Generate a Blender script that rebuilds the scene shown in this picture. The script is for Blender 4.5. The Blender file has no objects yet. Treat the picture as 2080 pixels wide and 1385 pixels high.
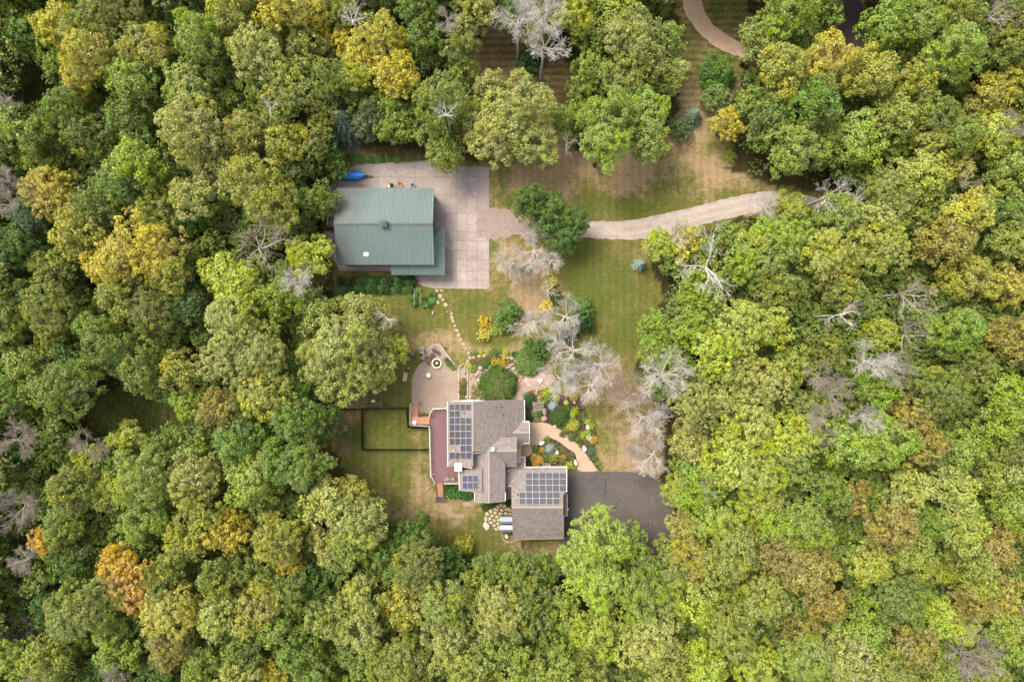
import bpy, bmesh, math, random
import numpy as np
from mathutils import Vector

R_ = math.radians
sc = bpy.context.scene
COL = sc.collection
H = 107.0          # drone height in metres
S = 13.0           # photo pixels per metre at ground level

# ------------------------------------------------------------------ camera, light, exposure
cam_d = bpy.data.cameras.new('camera')
cam = bpy.data.objects.new('camera', cam_d)
COL.objects.link(cam)
cam.location = (0, 0, H)
cam.rotation_euler = (0, 0, 0)
cam_d.sensor_width = 36.0
cam_d.lens = 36.0 * H / (2080 / S)
cam_d.clip_end = 2000
sc.camera = cam

SUN_EL, SUN_AZ = 56.0, 138.0       # azimuth measured counter-clockwise from +X
world = bpy.data.worlds.new('World')
sc.world = world
world.use_nodes = True
wn = world.node_tree
bg = wn.nodes['Background']
sky = wn.nodes.new('ShaderNodeTexSky')
sky.sky_type = 'NISHITA'
sky.sun_disc = False
sky.sun_elevation = R_(SUN_EL)
sky.sun_rotation = R_(90 - SUN_AZ)
sky.air_density = 1.0
sky.dust_density = 4.0
sky.ozone_density = 0.6
hz_ = wn.nodes.new('ShaderNodeHueSaturation')      # thin high cloud: the blue is washed out
hz_.inputs['Saturation'].default_value = 0.4
wn.links.new(sky.outputs[0], hz_.inputs['Color'])
wn.links.new(hz_.outputs[0], bg.inputs[0])
bg.inputs[1].default_value = 0.15

sun_d = bpy.data.lights.new('sun', 'SUN')
sun_d.energy = 1.5
sun_d.angle = R_(26)
sun_d.color = (1.0, 0.92, 0.82)
sun = bpy.data.objects.new('sun', sun_d)
COL.objects.link(sun)
sd = Vector((math.cos(R_(SUN_EL)) * math.cos(R_(SUN_AZ)), math.cos(R_(SUN_EL)) * math.sin(R_(SUN_AZ)), math.sin(R_(SUN_EL))))
sun.rotation_euler = sd.to_track_quat('Z', 'Y').to_euler()
sun.location = (0, 0, 80)

sc.view_settings.view_transform = 'Standard'
sc.view_settings.look = 'None'
sc.view_settings.gamma = 1
sc.view_settings.use_curve_mapping = False
sc.view_settings.exposure = 1.78
sc.cycles.max_bounces = 6
sc.cycles.diffuse_bounces = 3
sc.cycles.transmission_bounces = 4

# ------------------------------------------------------------------ helpers
def P(px, py, z=0.0):
    k = (H - z) / H
    return ((px - 1040) / S * k, (692.5 - py) / S * k, z)

def P2(px, py, z=0.0):
    p = P(px, py, z)
    return (p[0], p[1])

def lin(c):
    return tuple(((v / 255 + 0.055) / 1.055) ** 2.4 if v / 255 > 0.04045 else v / 255 / 12.92 for v in c)

def alb(r, g, b, k=0.47):
    return tuple(min(0.85, v * k) for v in lin((r, g, b)))

def pnoise(x, y, seed=0):
    """cheap smooth value noise, numpy arrays in"""
    def h(i, j):
        n = np.sin(i * 127.1 + j * 311.7 + seed * 74.7) * 43758.5453
        return n - np.floor(n)
    i = np.floor(x); j = np.floor(y); u = x - i; v = y - j
    u = u * u * (3 - 2 * u); v = v * v * (3 - 2 * v)
    return (h(i, j) * (1 - u) + h(i + 1, j) * u) * (1 - v) + (h(i, j + 1) * (1 - u) + h(i + 1, j + 1) * u) * v

def fbm(x, y, seed=0, o=4):
    t = 0; a = 0.5; s = 0
    for k in range(o):
        t = t + a * pnoise(x, y, seed + k); s += a; x = x * 2.03 + 5.1; y = y * 2.03 + 1.7; a *= 0.5
    return t / s

def inpoly(x, y, poly):
    ins = np.zeros(np.shape(x), bool)
    n = len(poly)
    for i in range(n):
        x1, y1 = poly[i]; x2, y2 = poly[(i + 1) % n]
        c = ((y1 > y) != (y2 > y)) & (x < (x2 - x1) * (y - y1) / (y2 - y1 + 1e-12) + x1)
        ins ^= c
    return ins

def props(o, label=None, cat=None, group=None, kind=None):
    if label: o['label'] = label
    if cat: o['category'] = cat
    if group: o['group'] = group
    if kind: o['kind'] = kind
    return o

def thing(name, label, cat, loc=(0, 0, 0), group=None, kind=None, rz=0):
    o = bpy.data.objects.new(name, None)
    COL.objects.link(o)
    o.location = loc
    o.rotation_euler = (0, 0, rz)
    return props(o, label, cat, group, kind)

class MB:
    """collects shapes in world (or local) coordinates; build() links ONE object"""
    def __init__(s):
        s.v = []; s.f = []; s.m = []
    def add(s, vs, fs, mi=0):
        b = len(s.v)
        s.v += [tuple(v) for v in vs]
        s.f += [tuple(i + b for i in f) for f in fs]
        s.m += [mi] * len(fs)
        return s
    def box(s, c, size, rz=0.0, mi=0, tilt=0.0):
        cx, cy, z0 = c; sx, sy, sz = size
        co, si = math.cos(rz), math.sin(rz)
        vs = []
        for z in (0, sz):
            for x, y in ((-sx/2, -sy/2), (sx/2, -sy/2), (sx/2, sy/2), (-sx/2, sy/2)):
                vs.append((cx + x*co - y*si, cy + x*si + y*co, z0 + z + tilt * y))
        return s.add(vs, [(3,2,1,0),(4,5,6,7),(0,1,5,4),(1,2,6,5),(2,3,7,6),(3,0,4,7)], mi)
    def prism(s, poly, z0, z1, mi=0, bevel=0.0):
        n = len(poly)
        a = sum(poly[i][0]*poly[(i+1)%n][1] - poly[(i+1)%n][0]*poly[i][1] for i in range(n))
        if a < 0: poly = poly[::-1]
        vs = [(x, y, z0) for x, y in poly]
        fs = [tuple(range(n))[::-1]]
        if bevel > 0:
            cx = sum(p[0] for p in poly)/n; cy = sum(p[1] for p in poly)/n
            vs += [(x, y, z1 - bevel) for x, y in poly]
            for x, y in poly:
                d = math.hypot(x-cx, y-cy) + 1e-6
                q = max(0, (d - bevel) / d)
                vs.append((cx + (x-cx)*q, cy + (y-cy)*q, z1))
            for i in range(n):
                j = (i+1) % n
                fs.append((i, j, n+j, n+i)); fs.append((n+i, n+j, 2*n+j, 2*n+i))
            fs.append(tuple(range(2*n, 3*n)))
        else:
            vs += [(x, y, z1) for x, y in poly]
            for i in range(n):
                j = (i+1) % n
                fs.append((i, j, n+j, n+i))
            fs.append(tuple(range(n, 2*n)))
        return s.add(vs, fs, mi)
    def slab(s, pts, th, mi=0, mi_side=None):
        n = len(pts)
        a = sum(pts[i][0]*pts[(i+1)%n][1] - pts[(i+1)%n][0]*pts[i][1] for i in range(n))
        if a < 0: pts = pts[::-1]
        vs = list(pts) + [(x, y, z - th) for x, y, z in pts]
        s.add(vs, [tuple(range(n))], mi)
        b = len(s.v) - 2*n
        ms = mi if mi_side is None else mi_side
        s.f.append(tuple(b + n + i for i in range(n))[::-1]); s.m.append(ms)
        for i in range(n):
            j = (i+1) % n
            s.f.append((b+n+i, b+n+j, b+j, b+i)); s.m.append(ms)
        return s
    def tube(s, pts, r, n=6, mi=0, cap=True):
        pts = [Vector(p) for p in pts]
        rs = r if isinstance(r, (list, tuple)) else [r] * len(pts)
        vs = []; fs = []
        for i, p in enumerate(pts):
            d = (pts[min(i+1, len(pts)-1)] - pts[max(i-1, 0)]).normalized()
            u = d.orthogonal().normalized() if abs(d.z) > 0.9 else d.cross(Vector((0,0,1))).normalized()
            w = d.cross(u)
            for k in range(n):
                a = 2*math.pi*k/n
                vs.append(tuple(p + (u*math.cos(a) + w*math.sin(a)) * rs[i]))
        for i in range(len(pts)-1):
            for k in range(n):
                l = (k+1) % n
                fs.append((i*n+k, i*n+l, (i+1)*n+l, (i+1)*n+k))
        if cap:
            fs.append(tuple(range(n))[::-1]); fs.append(tuple((len(pts)-1)*n + k for k in range(n)))
        return s.add(vs, fs, mi)
    def cyl(s, c, r, h, n=16, mi=0, r2=None):
        r2 = r if r2 is None else r2
        vs = []
        for z, rr in ((0, r), (h, r2)):
            for k in range(n):
                a = 2*math.pi*k/n
                vs.append((c[0]+rr*math.cos(a), c[1]+rr*math.sin(a), c[2]+z))
        fs = [tuple(range(n))[::-1], tuple(range(n, 2*n))] + [(k, (k+1)%n, n+(k+1)%n, n+k) for k in range(n)]
        return s.add(vs, fs, mi)
    def build(s, name, mats, parent=None, origin=None, smooth=False):
        if origin is None:
            origin = tuple(parent.location) if parent is not None else (0, 0, 0)
            if parent is not None and parent.parent is not None:
                origin = tuple(Vector(origin) + parent.parent.location)
        me = bpy.data.meshes.new(name)
        ox, oy, oz = origin
        me.from_pydata([(x-ox, y-oy, z-oz) for x, y, z in s.v], [], s.f)
        if not isinstance(mats, (list, tuple)): mats = [mats]
        for m in mats: me.materials.append(m)
        if len(mats) > 1: me.polygons.foreach_set('material_index', s.m)
        if smooth: me.polygons.foreach_set('use_smooth', [True] * len(s.f))
        me.update()
        o = bpy.data.objects.new(name, me)
        COL.objects.link(o)
        if parent is not None: o.parent = parent
        else: o.location = origin
        return o

# ------------------------------------------------------------------ materials
def new_mat(name):
    m = bpy.data.materials.new(name)
    m.use_nodes = True
    nt = m.node_tree
    return m, nt, nt.nodes['Principled BSDF']

def nd(nt, typ, **kw):
    n = nt.nodes.new(typ)
    for k, v in kw.items():
        setattr(n, k, v)
    return n

def mathn(nt, op, a, b=None, clamp=False):
    n = nt.nodes.new('ShaderNodeMath'); n.operation = op; n.use_clamp = clamp
    for i, v in enumerate((a, b)):
        if v is None: continue
        if isinstance(v, (int, float)): n.inputs[i].default_value = v
        else: nt.links.new(v, n.inputs[i])
    return n.outputs[0]

def mixc(nt, fac, a, b, blend='MIX'):
    n = nt.nodes.new('ShaderNodeMix'); n.data_type = 'RGBA'; n.blend_type = blend
    for sock, v in ((n.inputs['Factor'], fac), (n.inputs[6], a), (n.inputs[7], b)):
        if isinstance(v, (int, float)): sock.default_value = v
        elif isinstance(v, tuple): sock.default_value = (v + (1,))[:4]
        else: nt.links.new(v, sock)
    return n.outputs[2]

def noise(nt, scale, detail=4, rough=0.6, vec=None, dist=0.0):
    n = nt.nodes.new('ShaderNodeTexNoise')
    n.inputs['Scale'].default_value = scale; n.inputs['Detail'].default_value = detail
    n.inputs['Roughness'].default_value = rough; n.inputs['Distortion'].default_value = dist
    if vec is None:
        g = nt.nodes.new('ShaderNodeNewGeometry'); vec = g.outputs['Position']
    nt.links.new(vec, n.inputs['Vector'])
    return n.outputs['Fac']

def ramp(nt, fac, p0, p1):
    n = nt.nodes.new('ShaderNodeMapRange'); n.clamp = True
    n.inputs['From Min'].default_value = p0; n.inputs['From Max'].default_value = p1
    nt.links.new(fac, n.inputs['Value'])
    return n.outputs['Result']

def mat(name, col=None, col2=None, scale=3.0, fine=18.0, var=0.35, rough=0.85, bump=0.3, bscale=20.0, metal=0.0, spec=0.3):
    """noise-varied opaque material; col None -> the object's own colour"""
    m, nt, b = new_mat(name)
    if col is None:
        oi = nd(nt, 'ShaderNodeObjectInfo'); base = oi.outputs['Color']
    else:
        rgb = nd(nt, 'ShaderNodeRGB'); rgb.outputs[0].default_value = col + (1,); base = rgb.outputs[0]
    n1 = noise(nt, scale, 5, 0.65); n2 = noise(nt, fine, 3, 0.7)
    if col2 is not None:
        base = mixc(nt, ramp(nt, n1, 0.35, 0.68), base, col2)
    v = mathn(nt, 'ADD', mathn(nt, 'MULTIPLY', ramp(nt, n1, .28, .72), var*.7), mathn(nt, 'MULTIPLY', ramp(nt, n2, .28, .72), var))
    v = mathn(nt, 'ADD', v, 1.0 - var*.85)
    base = mixc(nt, 1.0, base, v, 'MULTIPLY')
    nt.links.new(base, b.inputs['Base Color'])
    b.inputs['Roughness'].default_value = rough; b.inputs['Metallic'].default_value = metal
    b.inputs['Specular IOR Level'].default_value = spec
    if bump > 0:
        bn = nd(nt, 'ShaderNodeBump'); bn.inputs['Strength'].default_value = bump; bn.inputs['Distance'].default_value = 0.03
        nt.links.new(noise(nt, bscale, 3, 0.6), bn.inputs['Height']); nt.links.new(bn.outputs[0], b.inputs['Normal'])
    return m

LEAF_K = 0.8
def leaf_mat(name, trans=0.34):
    m, nt, b = new_mat(name)
    oi = nd(nt, 'ShaderNodeObjectInfo')
    at = nd(nt, 'ShaderNodeAttribute', attribute_name='tone')      # random per clump and per leaf
    ap = nd(nt, 'ShaderNodeAttribute', attribute_name='patch')     # random per bough
    turned = mathn(nt, 'GREATER_THAN', ap.outputs['Fac'], oi.outputs['Alpha'])
    hs = nd(nt, 'ShaderNodeHueSaturation')
    nt.links.new(oi.outputs['Color'], hs.inputs['Color'])
    nt.links.new(mathn(nt, 'ADD', 0.484, mathn(nt, 'MULTIPLY', at.outputs['Fac'], 0.032)), hs.inputs['Hue'])
    nt.links.new(mathn(nt, 'ADD', 0.86, mathn(nt, 'MULTIPLY', ap.outputs['Fac'], 0.25)), hs.inputs['Saturation'])
    nt.links.new(mathn(nt, 'ADD', 0.78, mathn(nt, 'MULTIPLY', at.outputs['Fac'], 0.46)), hs.inputs['Value'])
    c = mixc(nt, mathn(nt, 'MULTIPLY', turned, 0.32), hs.outputs[0], tuple(v * LEAF_K for v in lin((196, 182, 70))))
    nt.links.new(c, b.inputs['Base Color'])
    b.inputs['Roughness'].default_value = 0.6
    b.inputs['Specular IOR Level'].default_value = 0.25
    tr = nd(nt, 'ShaderNodeBsdfTranslucent'); nt.links.new(c, tr.inputs['Color'])
    mx = nd(nt, 'ShaderNodeMixShader'); mx.inputs[0].default_value = trans
    nt.links.new(b.outputs[0], mx.inputs[1]); nt.links.new(tr.outputs[0], mx.inputs[2])
    nt.links.new(mx.outputs[0], nt.nodes['Material Output'].inputs['Surface'])
    return m

M = {}
M['leaf'] = leaf_mat('leaf')
M['bark'] = mat('bark', alb(120, 100, 82), alb(88, 74, 62), 2.0, 12.0, 0.4, 0.9, 0.6)
M['dead_wood'] = mat('dead_wood', alb(210, 202, 192, 0.62), alb(184, 174, 162, 0.6), 0.6, 6.0, 0.25, 0.8, 0.3)
M['dead_brown'] = mat('dead_brown', alb(178, 164, 152, 0.56), alb(146, 132, 118, 0.56), 0.6, 6.0, 0.3, 0.8, 0.3)
M['stone'] = mat('stone', None, None, 2.5, 14.0, 0.35, 0.9, 0.5, 10)
M['concrete'] = mat('concrete', None, alb(158, 142, 130, .42), 0.28, 3.0, 0.4, 0.9, 0.2, 30)
M['patio'] = mat('patio', alb(186, 162, 142, .5), alb(158, 136, 116, .47), 0.35, 4.0, 0.35, 0.9, 0.25, 30)
M['path'] = mat('path', alb(206, 180, 152), alb(192, 160, 134), 0.9, 9.0, 0.22, 0.95, 0.3, 30)
M['asphalt'] = mat('asphalt', alb(118, 109, 102, .43), alb(92, 85, 80, .38), 0.18, 4.0, 0.4, 0.85, 0.3, 40)
M['asphalt_dark'] = mat('asphalt_dark', alb(88, 76, 74), alb(70, 60, 58), 0.3, 8.0, 0.5, 0.9, 0.3, 40)
M['crack'] = mat('crack', alb(58, 52, 52), None, 2, 20, 0.2, 0.6, 0)
M['mulch'] = mat('mulch', alb(84, 64, 56), alb(60, 46, 40), 2.0, 14.0, 0.6, 0.95, 0.8, 16)
M['pinkgravel'] = mat('pinkgravel', alb(192, 165, 142), alb(160, 132, 112), 1.2, 10.0, 0.5, 0.95, 0.8, 12)
M['white'] = mat('white', alb(245, 240, 232, 0.8), None, 1.0, 8.0, 0.08, 0.6, 0.05)
M['trim'] = mat('trim', alb(225, 218, 208, 0.62), None, 1.0, 8.0, 0.1, 0.6, 0.05)
M['siding'] = mat('siding', alb(188, 176, 160), None, 1.0, 8.0, 0.15, 0.7, 0.1)
M['barnwall'] = mat('barnwall', alb(150, 140, 128), None, 1.0, 8.0, 0.2, 0.7, 0.1)
M['wood'] = mat('wood', alb(168, 122, 96), alb(140, 98, 76), 2.0, 16.0, 0.3, 0.75, 0.3)
M['treads'] = mat('treads', alb(204, 146, 118, .62), alb(184, 128, 102, .6), 2.0, 16.0, 0.3, 0.75, 0.3)
M['greywood'] = mat('greywood', alb(196, 184, 170), alb(150, 138, 124), 3.0, 16.0, 0.4, 0.85, 0.3)
M['railwood'] = mat('railwood', alb(214, 202, 190, .55), alb(178, 164, 150, .55), 3, 16, .35, .8, .2)
M['deck'] = mat('deck', alb(152, 114, 112, .4), alb(138, 100, 98, .4), 0.4, 8.0, 0.2, 0.7, 0.1)
M['black'] = mat('black', alb(26, 28, 26), None, 1.0, 8.0, 0.2, 0.6, 0)
M['dark'] = mat('dark', alb(66, 62, 60), None, 1.0, 8.0, 0.3, 0.6, 0.1)
M['frame'] = mat('frame', (.42, .41, .42), None, 1.0, 8.0, .1, .5, 0)
M['darkglass'] = mat('darkglass', (0.02, 0.022, 0.026), None, 1.0, 8.0, 0.1, 0.15, 0, spec=0.5)
M['silver'] = mat('silver', (0.25, 0.265, 0.30), None, 1.0, 8.0, 0.12, 0.4, 0.05, metal=0.3)
M['tarp'] = mat('tarp', alb(48, 132, 206, 0.85), alb(30, 100, 180, 0.85), 1.4, 9.0, 0.2, 0.45, 0.5, 5)
M['orange'] = mat('orange', alb(200, 130, 88), None, 2, 9, 0.2, 0.7, 0.1)
M['flower_orange'] = mat('flower_orange', (0.75, 0.27, 0.012), (0.6, 0.17, 0.01), 6, 20, 0.2, 0.7, 0)
M['flower_white'] = mat('flower_white', (0.75, 0.75, 0.66), None, 6, 20, 0.1, 0.7, 0)
M['ash'] = mat('ash', alb(70, 52, 44), None, 6, 20, 0.5, 0.95, 0.5)

def flame_mat():
    m, nt, b = new_mat('flame')
    g = noise(nt, 5.0, 2, 0.5)
    c = mixc(nt, ramp(nt, g, 0.35, 0.65), (1.0, 0.42, 0.03), (1.0, 0.72, 0.12))
    nt.links.new(c, b.inputs['Base Color']); nt.links.new(c, b.inputs['Emission Color'])
    b.inputs['Emission Strength'].default_value = 0.75
    return m
M['flame'] = flame_mat()

def shingle_mat():
    m, nt, b = new_mat('shingle')
    g = nd(nt, 'ShaderNodeNewGeometry')
    oi = nd(nt, 'ShaderNodeObjectInfo')
    def brick(rot):
        mp = nd(nt, 'ShaderNodeMapping'); mp.inputs['Rotation'].default_value = (0, 0, rot)
        nt.links.new(g.outputs['Position'], mp.inputs['Vector'])
        bt = nd(nt, 'ShaderNodeTexBrick')
        bt.inputs['Scale'].default_value = 1.0
        bt.inputs['Brick Width'].default_value = 0.5; bt.inputs['Row Height'].default_value = 0.2
        bt.inputs['Mortar Size'].default_value = 0.02; bt.inputs['Mortar Smooth'].default_value = 0.4
        bt.inputs['Color1'].default_value = alb(174, 162, 152, .43) + (1,)
        bt.inputs['Color2'].default_value = alb(150, 138, 130, .43) + (1,)
        bt.inputs['Mortar'].default_value = alb(118, 106, 98) + (1,)
        nt.links.new(mp.outputs[0], bt.inputs['Vector'])
        return bt
    b0, b1 = brick(0), brick(math.pi / 2)
    # courses run along x where the roof falls along y, and the other way round
    sp = nd(nt, 'ShaderNodeSeparateXYZ'); nt.links.new(g.outputs['Normal'], sp.inputs[0])
    ew = mathn(nt, 'GREATER_THAN', mathn(nt, 'ABSOLUTE', sp.outputs[0]), mathn(nt, 'ABSOLUTE', sp.outputs[1]))
    c = mixc(nt, ew, b0.outputs['Color'], b1.outputs['Color'])
    n1 = noise(nt, 0.35, 5, 0.6); n2 = noise(nt, 7, 3, 0.75)
    v = mathn(nt, 'ADD', 0.62, mathn(nt, 'ADD', mathn(nt, 'MULTIPLY', n1, 0.2), mathn(nt, 'MULTIPLY', n2, 0.55)))
    c = mixc(nt, 1.0, c, v, 'MULTIPLY')
    nt.links.new(c, b.inputs['Base Color']); b.inputs['Roughness'].default_value = 0.92
    b.inputs['Specular IOR Level'].default_value = 0.2
    bn = nd(nt, 'ShaderNodeBump'); bn.inputs['Strength'].default_value = 0.5; bn.inputs['Distance'].default_value = 0.03
    nt.links.new(n2, bn.inputs['Height']); nt.links.new(bn.outputs[0], b.inputs['Normal'])
    return m
M['shingle'] = shingle_mat()

def metalroof_mat():
    m, nt, b = new_mat('green_metal')
    n1 = noise(nt, 0.16, 5, 0.65); n2 = noise(nt, 3, 4, 0.7)
    c = mixc(nt, ramp(nt, n1, 0.35, 0.7), alb(138, 158, 150, 0.35), alb(126, 146, 138, 0.35))
    g = nd(nt, 'ShaderNodeNewGeometry')
    mp = nd(nt, 'ShaderNodeMapping'); mp.inputs['Scale'].default_value = (2.6, 0.12, 1)
    nt.links.new(g.outputs['Position'], mp.inputs[0])
    st = noise(nt, 1.0, 4, 0.6, mp.outputs[0])
    c = mixc(nt, mathn(nt, 'MULTIPLY', ramp(nt, st, 0.45, 0.75), 0.35), c, alb(104, 110, 92))
    # lichen and dust over the west end, where the trees overhang
    sp = nd(nt, 'ShaderNodeSeparateXYZ'); nt.links.new(g.outputs['Position'], sp.inputs[0])
    mr = nd(nt, 'ShaderNodeMapRange'); mr.inputs['From Min'].default_value = -21.5; mr.inputs['From Max'].default_value = -26.5
    nt.links.new(mathn(nt, 'SUBTRACT', sp.outputs[0], mathn(nt, 'MULTIPLY', mathn(nt, 'SUBTRACT', sp.outputs[1], 17.0), 0.35)), mr.inputs['Value'])
    ww = mathn(nt, 'MULTIPLY', mathn(nt, 'MULTIPLY', mr.outputs[0], ramp(nt, n1, 0.2, 0.6)), 0.85)
    c = mixc(nt, ww, c, alb(112, 104, 90, .3))
    c = mixc(nt, 1.0, c, mathn(nt, 'ADD', 0.82, mathn(nt, 'MULTIPLY', n2, 0.36)), 'MULTIPLY')
    nt.links.new(c, b.inputs['Base Color']); b.inputs['Roughness'].default_value = 0.6
    b.inputs['Specular IOR Level'].default_value = 0.22
    return m
M['green_metal'] = metalroof_mat()
M['rib_metal'] = mat('rib_metal', alb(126, 146, 138, .34), None, 0.5, 4.0, 0.2, 0.55, 0)

def panel_mat(vertical):
    m, nt, b = new_mat('panel_glass')
    oi = nd(nt, 'ShaderNodeObjectInfo')
    g = nd(nt, 'ShaderNodeNewGeometry')
    sp = nd(nt, 'ShaderNodeSeparateXYZ'); nt.links.new(g.outputs['Position'], sp.inputs[0])
    ax = sp.outputs[0 if vertical else 1]
    fr = mathn(nt, 'FRACT', mathn(nt, 'MULTIPLY', ax, 1 / 0.165))
    line = mathn(nt, 'LESS_THAN', fr, 0.16)
    c = mixc(nt, mathn(nt, 'MULTIPLY', line, 0.5), oi.outputs['Color'], (0.34, 0.31, 0.29))
    nt.links.new(c, b.inputs['Base Color'])
    b.inputs['Roughness'].default_value = 0.3; b.inputs['Specular IOR Level'].default_value = 0.3
    return m
M['panelv'] = panel_mat(True)
M['panelh'] = panel_mat(False)

# ------------------------------------------------------------------ ground
# open areas, photo pixels at ground level
OPEN = [
    [(676,592),(760,588),(850,590),(1000,585),(1010,820),(1150,955),(1330,960),(1375,1010),(1372,1110),(1300,1160),(1150,1165),(960,1150),(860,1105),(735,1020),(672,900),(672,800),(740,790),(800,720),(760,640),(700,620)],
    [(700,285),(860,300),(960,330),(1330,290),(1390,250),(1440,330),(1560,370),(1700,395),(1640,440),(1480,450),(1330,520),(1345,620),(1310,700),(1290,740),(1360,880),(1350,960),(1150,960),(1000,820),(840,600),(680,590),(655,500),(655,380)],
    [(945,40),(1090,60),(1180,170),(1160,330),(990,335),(900,200)],
    [(1370,-60),(1530,-60),(1530,110),(1470,220),(1500,330),(1440,370),(1330,330),(1370,230)],
    [(60,95),(112,100),(128,170),(110,225),(50,240),(38,150)],
    [(180,800),(290,780),(410,820),(430,880),(330,905),(190,890)],
    [(1662,-60),(1760,-60),(1770,60),(1760,118),(1640,90),(1640,40)],
]
OPENW = [[P2(*p) for p in poly] for poly in OPEN]
def is_open(x, y):
    r = np.zeros(np.shape(x), bool)
    for p in OPENW: r |= inpoly(x, y, p)
    return r

# (px, py, rx, ry, strength) dry grass; negative = lush
DRY = [(1230,350,130,35,.9),(1060,350,70,25,.8),(1090,380,60,25,.6),(1200,400,150,18,.25),(1300,320,60,30,.7),(1360,335,40,25,-.7),(1470,350,90,25,.8),
       (1240,420,90,20,-.6),(1020,370,22,50,-.5),(1020,520,30,50,.6),(1080,570,55,40,1.1),(1060,620,50,45,.8),(1010,600,30,25,-.2),(960,620,40,40,-.4),(1290,620,50,120,-.3),
       (1200,570,60,90,-.7),(1240,690,60,60,-.1),(1240,780,60,50,.5),(1270,880,70,90,.65),(1310,940,60,40,.7),(1200,780,70,15,.2),
       (860,650,50,25,-.2),(790,610,70,25,-.4),(840,690,60,35,.55),(900,690,40,30,.5),(760,650,40,40,.2),(800,870,60,40,-.6),(780,960,70,70,-.4),(700,870,28,60,.6),(850,960,25,90,.55),
       (870,1040,70,40,.6),(950,1100,60,30,-.3),(1000,1100,40,30,-.2),(1100,1120,60,25,.75),(930,1010,60,20,.5),(840,870,28,22,.6),(985,710,70,14,.8),(1050,705,26,18,.9),
       (1030,170,110,120,.55),(1200,210,60,90,.6),(1400,60,60,130,.3),(1470,60,60,100,.15),(1410,230,50,60,.6),(1400,300,40,50,.8),(1480,200,40,60,.5),
       (80,170,60,90,-.9),(230,830,70,60,-.6),(330,850,80,50,.3),(720,815,60,20,.5),(990,680,30,20,-.5),(1160,540,30,60,-.5),(1100,430,100,60,.3),(780,308,90,25,.55)]
DARKSOIL = [(1030,120,60,60,.45),(1200,170,60,60,.75),(1130,250,40,60,.5),(1140,200,80,50,.4),(770,292,110,14,.9),(905,310,40,12,.9),(850,735,18,25,.5),(745,810,50,14,.6),(1120,1120,60,40,.3),(760,835,60,10,.4),
            (330,860,90,45,.55),(1430,180,40,60,.3),(700,880,25,70,.3),(860,1030,60,30,.2)]

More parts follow.
